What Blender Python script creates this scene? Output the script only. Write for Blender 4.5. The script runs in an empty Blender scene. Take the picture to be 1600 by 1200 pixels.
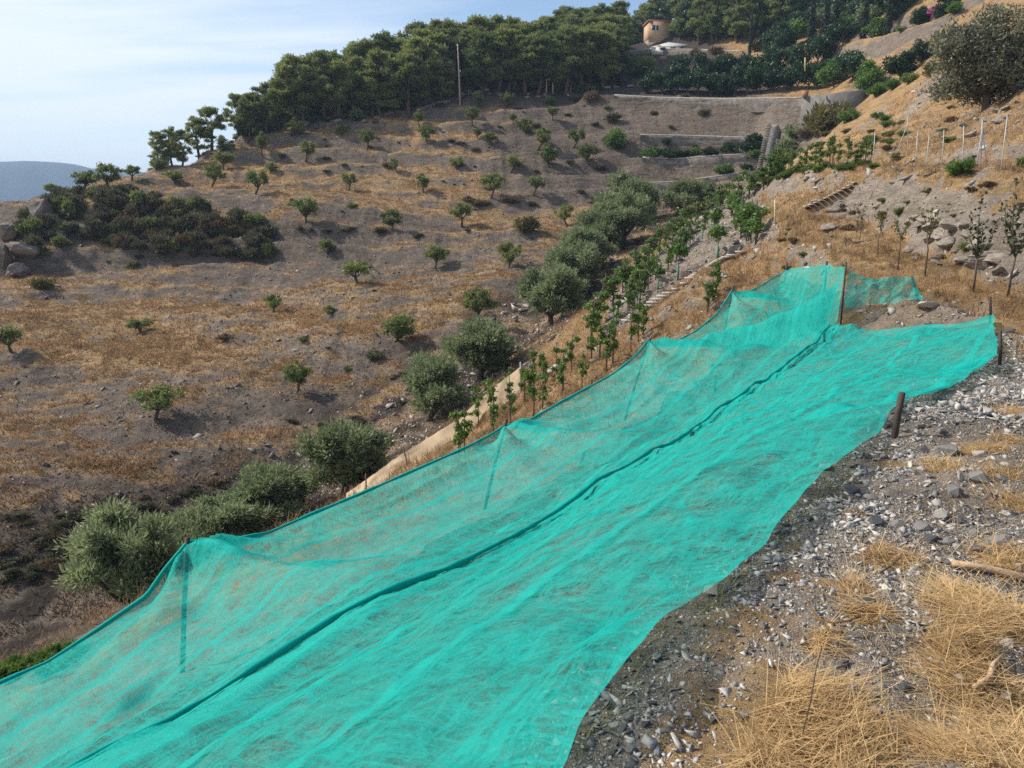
import bpy, bmesh, math, random
import numpy as np
from mathutils import Vector, Matrix
from math import radians, sin, cos, pi

S = bpy.context.scene
COL = S.collection

# ---------------------------------------------------------------- camera
PITCH = radians(11.5)
FPX = 1200.0                       # focal length in photo pixels (1600 wide)
cam_d = bpy.data.cameras.new("camera")
cam_d.sensor_width = 36.0
cam_d.lens = FPX / 1600.0 * 36.0
cam_d.clip_start = 0.05
cam_d.clip_end = 20000
cam = bpy.data.objects.new("camera", cam_d)
cam.location = (0, 0, 0)
cam.rotation_euler = (pi / 2 - PITCH, 0, 0)
COL.objects.link(cam)
S.camera = cam

# ---------------------------------------------------------------- light
SUN_AZ = radians(-75)              # measured from +Y (view direction) towards +X
SUN_EL = radians(42)
sun_dir = Vector((sin(SUN_AZ) * cos(SUN_EL), cos(SUN_AZ) * cos(SUN_EL), sin(SUN_EL)))
sl = bpy.data.lights.new("sun", 'SUN')
sl.energy = 5.0
sl.angle = radians(0.55)
sl.color = (1.0, 0.92, 0.80)
sun = bpy.data.objects.new("sun", sl)
sun.rotation_euler = (-sun_dir).to_track_quat('-Z', 'Y').to_euler()
COL.objects.link(sun)

W = bpy.data.worlds.new("World")
S.world = W
W.use_nodes = True
wn, wl = W.node_tree.nodes, W.node_tree.links
bg = wn['Background']
bg.inputs['Strength'].default_value = 0.15
sky = wn.new('ShaderNodeTexSky')
sky.sky_type = 'NISHITA'
sky.sun_disc = False
sky.sun_elevation = SUN_EL
sky.sun_rotation = SUN_AZ
sky.air_density = 1.0
sky.dust_density = 0.4
sky.ozone_density = 1.6
# thin cirrus veil: real clouds high in the sky, stretched along the wind
tc = wn.new('ShaderNodeTexCoord')
sep = wn.new('ShaderNodeSeparateXYZ'); wl.new(tc.outputs['Generated'], sep.inputs[0])
mz = wn.new('ShaderNodeMath'); mz.operation = 'MAXIMUM'; mz.inputs[1].default_value = 0.04
wl.new(sep.outputs['Z'], mz.inputs[0])
mza = wn.new('ShaderNodeMath'); mza.operation = 'ADD'; mza.inputs[1].default_value = 0.12
wl.new(mz.outputs[0], mza.inputs[0])
dx = wn.new('ShaderNodeMath'); dx.operation = 'DIVIDE'
wl.new(sep.outputs['X'], dx.inputs[0]); wl.new(mza.outputs[0], dx.inputs[1])
dy = wn.new('ShaderNodeMath'); dy.operation = 'DIVIDE'
wl.new(sep.outputs['Y'], dy.inputs[0]); wl.new(mza.outputs[0], dy.inputs[1])
cb = wn.new('ShaderNodeCombineXYZ'); wl.new(dx.outputs[0], cb.inputs[0]); wl.new(dy.outputs[0], cb.inputs[1])
mp = wn.new('ShaderNodeMapping')
mp.inputs['Rotation'].default_value = (0, 0, radians(24))
mp.inputs['Scale'].default_value = (0.5, 2.3, 1)
wl.new(cb.outputs[0], mp.inputs[0])
cn = wn.new('ShaderNodeTexNoise'); cn.inputs['Scale'].default_value = 0.9
cn.inputs['Detail'].default_value = 7; cn.inputs['Roughness'].default_value = 0.52
cn.inputs['Distortion'].default_value = 0.35
wl.new(mp.outputs[0], cn.inputs['Vector'])
# the veil thickens towards the west (-X), thin in the east
wx = wn.new('ShaderNodeMapRange'); wx.inputs['From Min'].default_value = 0.15
wx.inputs['From Max'].default_value = -0.62; wx.inputs['To Min'].default_value = -0.16; wx.inputs['To Max'].default_value = 0.30
wl.new(sep.outputs['X'], wx.inputs['Value'])
ad = wn.new('ShaderNodeMath'); ad.operation = 'ADD'
wl.new(cn.outputs['Fac'], ad.inputs[0]); wl.new(wx.outputs[0], ad.inputs[1])
cr = wn.new('ShaderNodeMapRange'); cr.interpolation_type = 'SMOOTHSTEP'
cr.inputs['From Min'].default_value = 0.38; cr.inputs['From Max'].default_value = 0.76
cr.inputs['To Max'].default_value = 0.86
wl.new(ad.outputs[0], cr.inputs['Value'])
mixc = wn.new('ShaderNodeMixRGB'); mixc.inputs['Color2'].default_value = (6.7, 7.0, 7.4, 1)
wl.new(cr.outputs[0], mixc.inputs['Fac'])
wl.new(sky.outputs[0], mixc.inputs['Color1'])
wl.new(mixc.outputs[0], bg.inputs['Color'])

S.view_settings.view_transform = 'Standard'
S.view_settings.look = 'None'
S.view_settings.gamma = 1.0
S.view_settings.exposure = 0.15
S.render.engine = 'CYCLES'
cy = S.cycles
cy.use_denoising = False
cy.use_adaptive_sampling = True
cy.adaptive_threshold = 0.006
cy.max_bounces = 5
cy.diffuse_bounces = 2
cy.glossy_bounces = 2
cy.transmission_bounces = 3
cy.transparent_max_bounces = 10
cy.volume_bounces = 0

# ---------------------------------------------------------------- helpers
CP, SP = cos(PITCH), sin(PITCH)

def ray(u, v):
    x = (u - 800.0) / FPX
    t = (v - 600.0) / FPX
    return np.array([x, CP - t * SP, -SP - t * CP])

def at(u, v, d):
    return ray(u, v) * d

def hsh(ix, iy, seed):
    h = (ix.astype(np.int64) * 374761393 + iy.astype(np.int64) * 668265263 + seed * 974634777) & 0x7fffffff
    h = ((h ^ (h >> 13)) * 1274126177) & 0x7fffffff
    h = (h ^ (h >> 16)) & 0xffff
    return h / 65535.0

def vnoise(x, y, seed=0):
    ix = np.floor(x); iy = np.floor(y)
    fx = x - ix; fy = y - iy
    fx = fx * fx * fx * (fx * (fx * 6 - 15) + 10); fy = fy * fy * fy * (fy * (fy * 6 - 15) + 10)
    a = hsh(ix, iy, seed); b = hsh(ix + 1, iy, seed); c = hsh(ix, iy + 1, seed); d = hsh(ix + 1, iy + 1, seed)
    return (a + (b - a) * fx) * (1 - fy) + (c + (d - c) * fx) * fy

def fbm(x, y, octaves=4, seed=0, gain=0.5):
    x = np.asarray(x, float); y = np.asarray(y, float)
    s = 0.0; a = 1.0; n = 0.0
    for o in range(octaves):
        s = s + a * (vnoise(x, y, seed + o * 17) - 0.5)
        n += a
        a *= gain
        x, y = x * 1.63 - y * 1.21 + 5.2, x * 1.21 + y * 1.63 + 1.7
    return s / n * 2.0

def sstep(a, b, x):
    t = np.clip((x - a) / (b - a), 0, 1)
    return t * t * (3 - 2 * t)

def tag(o, label=None, cat=None, group=None, kind=None):
    if label: o['label'] = label
    if cat: o['category'] = cat
    if group: o['group'] = group
    if kind: o['kind'] = kind
    return o

def link(o, parent=None):
    COL.objects.link(o)
    if parent is not None: o.parent = parent
    return o

def mesh_np(name, verts, faces, mat=None, attrs=None, smooth=False):
    """faces: (n,k) int array of one polygon size, or list of such arrays"""
    me = bpy.data.meshes.new(name)
    if not isinstance(faces, (list, tuple)): faces = [faces]
    faces = [np.asarray(f, np.int32) for f in faces if len(f)]
    verts = np.asarray(verts, np.float32)
    me.vertices.add(len(verts))
    me.vertices.foreach_set('co', verts.ravel())
    loops = np.concatenate([f.ravel() for f in faces])
    sizes = np.concatenate([np.full(len(f), f.shape[1], np.int32) for f in faces])
    starts = np.concatenate([[0], np.cumsum(sizes)[:-1]]).astype(np.int32)
    me.loops.add(len(loops)); me.loops.foreach_set('vertex_index', loops.astype(np.int32))
    me.polygons.add(len(sizes))
    me.polygons.foreach_set('loop_start', starts)
    me.polygons.foreach_set('loop_total', sizes)
    if smooth: me.polygons.foreach_set('use_smooth', np.ones(len(sizes), bool))
    if attrs:
        for k, a in attrs.items():
            at_ = me.attributes.new(k, 'FLOAT', 'POINT')
            at_.data.foreach_set('value', np.asarray(a, np.float32))
    me.update(calc_edges=True)
    if mat is not None: me.materials.append(mat)
    return me

def obj_np(name, verts, faces, mat=None, attrs=None, smooth=False, parent=None, loc=(0, 0, 0)):
    o = bpy.data.objects.new(name, mesh_np(name, verts, faces, mat, attrs, smooth))
    o.location = loc
    return link(o, parent)

class MB:
    """collects boxes and tubes into one mesh"""
    def __init__(self): self.v = []; self.q = []; self.t = []; self.n = 0
    def add(self, v, quads=(), tris=()):
        self.v.append(np.asarray(v, float))
        if len(quads): self.q.append(np.asarray(quads, int) + self.n)
        if len(tris): self.t.append(np.asarray(tris, int) + self.n)
        self.n += len(v)
    def box(self, c, size, rz=0.0, taper=1.0):
        sx, sy, sz = np.array(size) / 2.0
        v = np.array([[-sx, -sy, -sz], [sx, -sy, -sz], [sx, sy, -sz], [-sx, sy, -sz],
                      [-sx * taper, -sy * taper, sz], [sx * taper, -sy * taper, sz], [sx * taper, sy * taper, sz], [-sx * taper, sy * taper, sz]])
        cz, s = cos(rz), sin(rz)
        v = np.stack([v[:, 0] * cz - v[:, 1] * s, v[:, 0] * s + v[:, 1] * cz, v[:, 2]], 1) + np.array(c)
        self.add(v, [[0, 3, 2, 1], [4, 5, 6, 7], [0, 1, 5, 4], [1, 2, 6, 5], [2, 3, 7, 6], [3, 0, 4, 7]])
    def tube(self, pts, radii, sides=6, cap=True):
        pts = np.asarray(pts, float); n = len(pts)
        radii = np.broadcast_to(np.asarray(radii, float), (n,))
        tan = np.gradient(pts, axis=0)
        tan /= np.linalg.norm(tan, axis=1)[:, None] + 1e-9
        up = np.array([0, 0, 1.0]) if abs(tan[0, 2]) < 0.9 else np.array([1.0, 0, 0])
        rings = []
        for i in range(n):
            a = np.cross(up, tan[i]); a /= np.linalg.norm(a) + 1e-9
            b = np.cross(tan[i], a); up = np.cross(a, tan[i]) * -1 if False else b
            th = np.arange(sides) / sides * 2 * pi
            rings.append(pts[i] + radii[i] * (np.cos(th)[:, None] * a + np.sin(th)[:, None] * b))
        v = np.concatenate(rings)
        q = []
        for i in range(n - 1):
            for k in range(sides):
                k2 = (k + 1) % sides
                q.append([i * sides + k, i * sides + k2, (i + 1) * sides + k2, (i + 1) * sides + k])
        t = []
        if cap:
            v = np.concatenate([v, pts[:1], pts[-1:]])
            a, b = n * sides, n * sides + 1
            for k in range(sides):
                k2 = (k + 1) % sides
                t.append([a, k2, k]); t.append([b, (n - 1) * sides + k, (n - 1) * sides + k2])
        self.add(v, q, t)
    def mesh(self, name, mat, smooth=False):
        v = np.concatenate(self.v)
        f = []
        if self.q: f.append(np.concatenate(self.q))
        if self.t: f.append(np.concatenate(self.t))
        return mesh_np(name, v, f, mat, None, smooth)
    def build(self, name, mat, parent=None, loc=(0, 0, 0), smooth=False):
        o = bpy.data.objects.new(name, self.mesh(name, mat, smooth))
        o.location = loc
        return link(o, parent)

def empty(name, loc, rz=0.0):
    o = bpy.data.objects.new(name, None)
    o.location = loc; o.rotation_euler = (0, 0, rz)
    o.empty_display_size = 0.2
    return link(o)

# ---------------------------------------------------------------- materials
def nmat(name):
    m = bpy.data.materials.new(name); m.use_nodes = True
    nt = m.node_tree
    return m, nt.nodes, nt.links, nt.nodes['Principled BSDF']

def N(nodes, typ, **kw):
    n = nodes.new(typ)
    for k, v in kw.items():
        if k.startswith('i_'):
            n.inputs[k[2:].replace('_', ' ')].default_value = v
        else: setattr(n, k, v)
    return n

def ramp(nodes, stops):
    r = nodes.new('ShaderNodeValToRGB')
    e = r.color_ramp.elements
    while len(e) < len(stops): e.new(0.5)
    for el, (p, c) in zip(e, stops):
        el.position = p; el.color = (*c, 1)
    return r

def simple_mat(name, c1, c2, scale=8.0, rough=0.8, bump=0.3, spec=0.3, detail=5, stretch=(1, 1, 1)):
    m, nd, lk, p = nmat(name)
    tcx = N(nd, 'ShaderNodeTexCoord')
    mpp = N(nd, 'ShaderNodeMapping'); mpp.inputs['Scale'].default_value = stretch
    lk.new(tcx.outputs['Object'], mpp.inputs[0])
    n1 = N(nd, 'ShaderNodeTexNoise', i_Scale=scale, i_Detail=detail, i_Roughness=0.65)
    lk.new(mpp.outputs[0], n1.inputs['Vector'])
    r = ramp(nd, [(0.32, c1), (0.68, c2)])
    lk.new(n1.outputs['Fac'], r.inputs['Fac'])
    lk.new(r.outputs[0], p.inputs['Base Color'])
    p.inputs['Roughness'].default_value = rough
    p.inputs['Specular IOR Level'].default_value = spec
    if bump:
        b = N(nd, 'ShaderNodeBump', i_Strength=bump, i_Distance=0.03)
        lk.new(n1.outputs['Fac'], b.inputs['Height'])
        lk.new(b.outputs[0], p.inputs['Normal'])
    return m

def leaf_mat(name, c1, c2, trans=0.25, rough=0.55, hue_var=0.12):
    m, nd, lk, p = nmat(name)
    a = N(nd, 'ShaderNodeAttribute', attribute_name='tone')
    oi = N(nd, 'ShaderNodeObjectInfo')
    add = N(nd, 'ShaderNodeMath', operation='MULTIPLY_ADD'); add.inputs[1].default_value = hue_var * 2
    sub = N(nd, 'ShaderNodeMath', operation='SUBTRACT'); sub.inputs[1].default_value = 0.5
    lk.new(oi.outputs['Random'], sub.inputs[0])
    lk.new(sub.outputs[0], add.inputs[0]); lk.new(a.outputs['Fac'], add.inputs[2])
    r = ramp(nd, [(0.0, c1), (1.0, c2)])
    lk.new(add.outputs[0], r.inputs['Fac'])
    lk.new(r.outputs[0], p.inputs['Base Color'])
    p.inputs['Roughness'].default_value = rough
    p.inputs['Specular IOR Level'].default_value = 0.35
    tr = N(nd, 'ShaderNodeBsdfTranslucent')
    lk.new(r.outputs[0], tr.inputs['Color'])
    mx = N(nd, 'ShaderNodeMixShader'); mx.inputs[0].default_value = trans
    lk.new(p.outputs[0], mx.inputs[1]); lk.new(tr.outputs[0], mx.inputs[2])
    lk.new(mx.outputs[0], nd['Material Output'].inputs['Surface'])
    return m
# ---------------------------------------------------------------- terrain
# surveyed spots: (photo column, photo row, metres in front of the camera)
SPOTS = """
0 1000 31,180 970 31,330 860 36,530 765 42,660 645 50,740 590 54,860 510 63,980 390 80,1060 325 95,1130 290 105,1190 262 112,
0 790 38,200 750 41,400 695 46,0 600 56,250 600 56,460 600 55,600 540 60,740 490 64,800 400 80,0 480 75,250 480 75,550 430 80,700 410 81,
100 415 88,300 420 87,420 400 90,60 330 95,200 300 101,300 310 101,400 322 98,0 340 96,80 300 104,160 286 110,230 272 116,
330 290 112,450 215 130,390 238 126,560 300 110,570 230 126,760 300 110,850 345 96,720 350 95,610 360 93,480 345 95,
720 150 142,640 170 138,500 192 134,400 208 131,365 218 130,850 165 138,960 152 140,940 200 128,800 200 128,960 280 112,1000 240 119,
1100 200 122,1240 162 118,1100 157 131,1050 270 114,1150 230 114,1000 150 136,1250 154 117,
1030 65 205,1050 80 185,990 92 180,1010 130 152,1170 85 165,1300 75 146,1400 55 126,1500 20 106,1210 0 190,1400 0 150,1180 150 128,1300 140 120,
1350 112 112,1340 152 108,1310 195 100,1400 132 98,1420 190 82,1480 110 80,1480 170 70,1600 130 56,1600 60 75,1560 170 58,1500 222 50,1440 222 60,
1570 268 34,1450 265 42,1365 258 52,1280 264 62,1200 282 73,1600 275 32,
1480 400 27,1575 465 22,1440 440 26,1350 390 33,1280 342 42,1335 290 47,1255 326 46,1400 330 34,1400 290 42,1560 400 25,1500 330 29,1585 350 26,
1180 400 39,1100 440 38,1165 395 48,1040 480 42,940 540 38,860 590 36,1180 330 62,1050 400 58,960 460 52,880 545 48,1220 340 52,
815 605 36,570 770 29,900 600 33,700 712 26,20 1055 16,100 1000 22,300 900 24,
1437 468 20.9,1520 455 23.5,1200 430 34,1260 390 37
"""
ctrl = [at(*map(float, q.split())) for q in SPOTS.replace("\n", "").split(",") if q.strip()]
# spots under the net and round the viewpoint, in metres from the camera
ctrl += [np.array(p, float) for p in [
    (-4.8, 10.7, -6.5), (-.14, 16.5, -6.1), (3.9, 21.8, -5.2), (8, 28, -4.1), (12.2, 34.3, -2.9), (-9.1, 4.8, -7.2), (-13, -1, -7.8),
    (-.6, 7.6, -3.85), (-2.6, 4.9, -3.95), (3.5, 13.5, -3.55), (9.4, 21.8, -2.85), (-6, 0.3, -4.1), (6.5, 17.6, -3.25),
    (3.0, 5.9, -1.56), (6.6, 10.1, -1.74), (8.1, 13, -1.86), (.0, 1.75, -1.66), (1.5, 3.7, -1.58), (-1.8, -.6, -1.68), (-.4, 2.05, -1.78), (1.1, 4.0, -1.63), (2.6, 6.2, -1.66), (4.6, 8.7, -1.78), (11.4, 18.8, -2.0), (9.8, 18.9, -2.5), (10.0, 16.3, -2.0),
    (2, 1.5, -1.62), (4, 3, -1.62), (6, 5, -1.63), (10, 9, -1.72), (12, 15, -1.85), (14, 20, -1.92), (1, -2, -1.6), (5, -3, -1.5), (9, 3, -1.55), (15, 14, -1.5), (19, 20, -.4),
    (-3, -6, -1.6), (-14, -12, -7.5), (4, -12, -1.4), (12, -4, 1.5), (22, 8, 5), (30, 25, 8), (40, 40, 14), (20, -25, 6), (-10, -40, -6), (-40, -40, -18), (60, 0, 20), (50, -50, 18),
    (-34, 18, -19), (-48, 30, -14), (-60, 60, -9), (-60, 5, -20), (-70, 85, -5), (-100, 60, -16), (-120, 100, -12), (-85, 118, -2), (-90, 150, -22), (-60, 165, 0), (-130, 200, -60), (-50, 200, 6),
    (-21, 170, 29), (-37, 157, 21), (7, 183, 36), (24, 195, 43), (47, 206, 56), (-44, 147, 17), (-10, 220, 24), (20, 255, 42), (80, 240, 78), (130, 200, 80), (110, 120, 55), (150, 80, 60), (70, 80, 30), (100, 40, 35), (60, 300, 60), (-60, 260, -30), (150, 280, 80), (75, 150, 45)]]
ctrl = np.array(ctrl)
TS = 40.0
def _phi(r2):
    return 0.5 * r2 * np.log(r2 + 1e-12)
def _tps_fit(c, lam=2e-3):
    p = c[:, :2] / TS
    d2 = ((p[:, None] - p[None]) ** 2).sum(-1)
    n = len(c)
    A = np.zeros((n + 3, n + 3))
    near = np.clip(np.hypot(c[:, 0], c[:, 1]) / 60, 0.02, 1.0)
    A[:n, :n] = _phi(d2) + np.diag(lam * near)
    A[:n, n] = 1; A[:n, n + 1:] = p
    A[n:, :n] = A[:n, n:].T
    b = np.concatenate([c[:, 2], [0, 0, 0]])
    return p, np.linalg.solve(A, b)
_P, _Wt = _tps_fit(ctrl)
def tps(x, y):
    x = np.asarray(x, float); y = np.asarray(y, float)
    sh = x.shape; q = np.stack([x.ravel(), y.ravel()], 1) / TS
    out = np.empty(len(q))
    for i in range(0, len(q), 60000):
        b = q[i:i + 60000]
        d2 = (b[:, None, 0] - _P[None, :, 0]) ** 2 + (b[:, None, 1] - _P[None, :, 1]) ** 2
        out[i:i + 60000] = _phi(d2) @ _Wt[:-3] + _Wt[-3] + b @ _Wt[-2:]
    return out.reshape(sh)

GY = np.array([-40, 10, 29, 40, 49, 62, 81, 97, 114, 140, 400.])
GX = np.array([-60, -38, -19, -9.5, -5.8, 3, 12, 20.6, 34, 50, 60.])
def gully_x(y): return np.interp(y, GY, GX)

ROW_D = np.array([.58, .8146]); ROW_N = np.array([.8146, -.58]); ROW_O = np.array([-4.8, 10.7])
def row_sw(x, y):
    rx, ry = x - ROW_O[0], y - ROW_O[1]
    return rx * ROW_D[0] + ry * ROW_D[1], rx * ROW_N[0] + ry * ROW_N[1]
def row_xy(s, w):
    return ROW_O[0] + s * ROW_D[0] + w * ROW_N[0], ROW_O[1] + s * ROW_D[1] + w * ROW_N[1]

# benches cut into the slope: paths, terraces and roads; half width in metres, then spots
BENCH = [
 (1.9, 1.6, [(1600, 478, 21), (1520, 455, 23.5), (1440, 437, 26.5), (1370, 398, 32.5), (1310, 362, 39.5), (1275, 340, 44)]),
 (1.5, 1.9, [(1640, 270, 31), (1570, 268, 34), (1450, 264, 42), (1365, 259, 52), (1280, 264, 62), (1205, 281, 72)]),
 (0.9, 1.0, [(330, 296, 110.5), (480, 306, 107.5), (600, 320, 104), (720, 331, 101), (850, 348, 96), (900, 362, 92)]),
 (2.6, 3.0, [(940, 152, 139), (1030, 153, 134), (1120, 155, 128), (1255, 156, 117)]),
 (1.6, 2.4, [(1003, 247, 118.5), (1060, 247, 117.5), (1120, 244, 116), (1168, 241, 114.5)]),
 (1.6, 2.4, [(1008, 282, 111), (1060, 281, 110.5), (1110, 275, 110), (1168, 268, 109)]),
 (1.2, 2.2, [(1000, 212, 123), (1080, 215, 121), (1170, 217, 118)]),
 (2.2, 2.6, [(1165, 88, 165), (1290, 78, 147), (1400, 56, 126), (1500, 24, 107)]),
]
_BN = []
for hw, fall, px in BENCH:
    P_ = np.array([at(*q) for q in px])
    L_ = np.concatenate([[0], np.cumsum(np.hypot(*np.diff(P_[:, :2], axis=0).T))])
    q_ = np.linspace(0, L_[-1], max(8, int(L_[-1] / 0.8)))
    _BN.append((hw, fall, np.stack([np.interp(q_, L_, P_[:, i]) for i in range(3)], 1)))
def benches(x, y, z):
    sh = x.shape; x = x.ravel(); y = y.ravel(); z = z.ravel().copy()
    for hw, fall, P_ in _BN:
        pad = hw + fall * 2
        m = np.nonzero((x > P_[:, 0].min() - pad) & (x < P_[:, 0].max() + pad) & (y > P_[:, 1].min() - pad) & (y < P_[:, 1].max() + pad))[0]
        for i in range(0, len(m), 40000):
            k = m[i:i + 40000]
            d2 = (x[k, None] - P_[None, :, 0]) ** 2 + (y[k, None] - P_[None, :, 1]) ** 2
            j = d2.argmin(1); d = np.sqrt(d2[np.arange(len(k)), j]) + 0.35 * fbm(x[k] / 1.7, y[k] / 1.7, 3, 77) * min(1, hw / 1.5)
            b = 1 - sstep(hw, hw + fall, d)
            z[k] = z[k] + (P_[j, 2] - z[k]) * b
    return z.reshape(sh)

def height(x, y):
    x = np.asarray(x, float); y = np.asarray(y, float)
    r = np.hypot(x, y)
    base = tps(x, y)
    rc = np.clip(r, 1, 1e9)
    # far outside the surveyed hill everything sinks to the valley floor
    fade = sstep(270, 560, r)
    base = np.where(r > 560, 0.0, base) * (1 - fade) + (-110.0) * fade
    # old dry terraces on the hill across the gully
    side = gully_x(y) - x
    hill = sstep(5, 16, side) * sstep(30, 50, y) * (1 - sstep(22, 27, base)) * (1 - sstep(150, 180, r))
    th = 2.9
    q = (base + 2.6 * fbm(x / 34, y / 20, 2, 3)) / th
    fr = q - np.floor(q)
    zt = th * (np.floor(q) + sstep(0.40, 0.98, fr)) - 2.6 * fbm(x / 34, y / 20, 2, 3)
    base = base + hill * (0.50 + 0.42 * sstep(-.3, .3, fbm(x / 30, y / 12, 2, 4))) * (zt - base)
    # narrow trodden steps along the contours of the hill, rills down it
    tr_ = sstep(4, 14, side) * sstep(34, 52, y) * (1 - sstep(21, 26, base)) * (1 - sstep(150, 180, r))
    base = base + tr_ * (0.30 * fbm(x / 16, base / 0.75 + .15 * x / 16, 3, 81) + 0.35 * (1 - 2 * np.abs(fbm(x / 3.2, y / 13, 3, 82))) * 0.7)
    base = benches(base * 0 + x, base * 0 + y, base)
    # roughness that grows with distance
    mid = sstep(14, 40, r)
    far = sstep(45, 90, r)
    z = base
    z = z + 0.55 * far * fbm(x / 9.0, y / 9.0, 4, 11) * (1 - fade)
    z = z + 0.20 * mid * fbm(x / 2.2, y / 2.2, 4, 12) * (1 - fade)
    z = z + 0.16 * sstep(5, 14, r) * fbm(x / 0.8, y / 0.8, 4, 15) * (1 - sstep(60, 120, r))
    # broken rock faces on the steep cuts of the near side
    crag = sstep(16, 24, r) * (1 - sstep(70, 110, r)) * sstep(-6, 4, x - gully_x(y) - 12)
    z = z + crag * (0.42 * (1 - 2 * np.abs(fbm(x / 3.1, y / 3.1, 4, 31))) - .3 + 0.30 * fbm(x / .9, y / .9, 3, 33))
    near = 1 - sstep(9, 22, r)
    z = z + near * (0.09 * fbm(x / 1.3, y / 1.3, 3, 21) + 0.035 * fbm(x / 0.22, y / 0.22, 3, 22) * 1.2)
    return z

# rock outcrop and banks get extra crags
def terrain_grid():
    inner = np.arange(-37.5, 37.51, 0.092)
    side_a = np.arange(38.5, 80, 1.2)
    back = np.arange(84, 180, 5.0)
    ang = np.concatenate([-back[::-1], -side_a[::-1], inner, side_a, back])
    rr = np.concatenate([np.geomspace(0.35, 260, 980), np.geomspace(268, 9000, 60)])
    A, R = np.meshgrid(np.radians(ang), rr)
    return R * np.sin(A), R * np.cos(A)
gx, gy = terrain_grid()
gz = height(gx, gy)
nr, na = gx.shape

def H(x, y):
    return float(height(np.array([x]), np.array([y]))[0])

def hit(u, v, dmin=1.2, dmax=260.0, n=700):
    """first point where the sight line through a photo pixel meets the ground"""
    d = np.geomspace(dmin, dmax, n)
    p = ray(u, v)[None] * d[:, None]
    g = height(p[:, 0], p[:, 1]) - p[:, 2]
    k = np.nonzero(g > 0)[0]
    if len(k) == 0:                       # the sight line just clears a crest: take the crest
        i = int(np.argmin(np.where((d > 60) & (d < 200), -g / d, 1e9)))
        q = p[i].copy(); q[2] += g[i]
        return q
    if k[0] == 0: return ray(u, v) * dmin
    lo, hi = d[k[0] - 1], d[k[0]]
    dd = np.linspace(lo, hi, 40)
    p = ray(u, v)[None] * dd[:, None]
    g = height(p[:, 0], p[:, 1]) - p[:, 2]
    kk = np.nonzero(g > 0)[0]
    dd = dd[kk[0]] if len(kk) else hi
    return ray(u, v) * dd
# ---------------------------------------------------------------- ground mesh and its materials
P3 = np.stack([gx, gy, gz], -1)
dr = np.gradient(P3, axis=0); da = np.gradient(P3, axis=1)
nn = np.cross(da, dr); nn /= np.linalg.norm(nn, axis=-1)[..., None] + 1e-9
flat = np.abs(nn[..., 2])
R_ = np.hypot(gx, gy)
side_ = gully_x(gy) - gx
hillm = sstep(2, 10, side_) * sstep(24, 36, gy)

def blob_mask(x, y, blobs, soft=0.5):
    m = np.zeros_like(x)
    for (bx, by, br) in blobs:
        m = np.maximum(m, 1 - sstep(1 - soft, 1 + soft, np.hypot(x - bx, y - by) / br))
    return m

ground_pt = hit

# straw patches and bare gravel on the near terrace: photo column, row, radius in photo pixels
STRAW = [(1120, 1080, 100), (1100, 1150, 90), (1200, 1050, 110), (1180, 970, 80), (1300, 1080, 50), (1265, 1000, 60), (1160, 1110, 130), (1060, 1180, 60), (1250, 1160, 150), (1210, 985, 95), (1130, 1010, 60), (1290, 915, 70), (1380, 870, 60), (1230, 905, 45),
         (1540, 1080, 110), (1560, 960, 75), (1560, 880, 60), (1500, 1020, 50), (1480, 1170, 90), (1590, 790, 55), (1560, 745, 40), (1330, 800, 28), (1470, 735, 45),
         (1545, 700, 40), (1590, 650, 40), (1400, 730, 40), (1345, 745, 36), (1350, 960, 40), (1580, 1180, 90), (1500, 930, 36), (1570, 690, 30), (1240, 860, 26), (1100, 950, 30), (1360, 1170, 70)]
straw_blobs = []
for (u, v, rp) in STRAW:
    p = ground_pt(u, v)
    d = np.dot(p, [0, CP, -SP])
    straw_blobs.append((p[0], p[1], rp / FPX * d * 0.95))
near_m = 1 - sstep(10, 16, R_)
s_row, w_row = row_sw(gx, gy)
terrace = sstep(8.6, 9.4, w_row)
n1 = fbm(gx / 7, gy / 5, 4, 41); n2 = fbm(gx / 1.6, gy / 1.6, 4, 42); n3 = fbm(gx / 22, gy / 22, 3, 43)
n4 = fbm(gx / 3.2 + gz * 0, gy / 1.1 + gz * .6, 4, 44)
def in_poly(px):
    P_ = [hit(*q) for q in px]
    ins = np.zeros(gx.shape, bool)
    jx = 0.5 * n2; jy = 0.5 * n1
    X, Y = gx + jx, gy + jy
    for i in range(len(P_)):
        a, b = P_[i], P_[i - 1]
        c = ((a[1] > Y) != (b[1] > Y)) & (X < (b[0] - a[0]) * (Y - a[1]) / (b[1] - a[1] + 1e-12) + a[0])
        ins ^= c
    return ins
grey_plot = in_poly([(925, 545), (950, 480), (985, 435), (1030, 395), (1080, 345), (1150, 300), (1190, 290), (1180, 385), (1120, 408), (1050, 452), (985, 505)])

straw_near = blob_mask(gx, gy, straw_blobs, 0.85) * 0.85 + 0.35 * n2 + 0.55 * fbm(gx / .4, gy / .4, 4, 47)
straw_near = sstep(0.22, 0.85, straw_near) * terrace
straw_under = sstep(0.1, 0.9, 0.3 + n2 * 0.9) * 0.25
straw_hill = sstep(-0.22, 0.60, 0.45 * n1 + 0.45 * n2 + 0.75 * n4 + 0.55 * n3 + 3.2 * (flat - 0.90) - 0.02 + .34 * sstep(-2, 7, gz) * (1 - sstep(0, 25, gx)))
straw_bank = sstep(-0.30, 0.40, 0.6 * n1 + 0.5 * n2 + 3.0 * (flat - 0.78) + 0.42)
straw = np.where(hillm > 0.5, straw_hill, straw_bank)
straw = near_m * np.where(w_row > 8.6, straw_near, straw_under) + (1 - near_m) * straw
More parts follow.
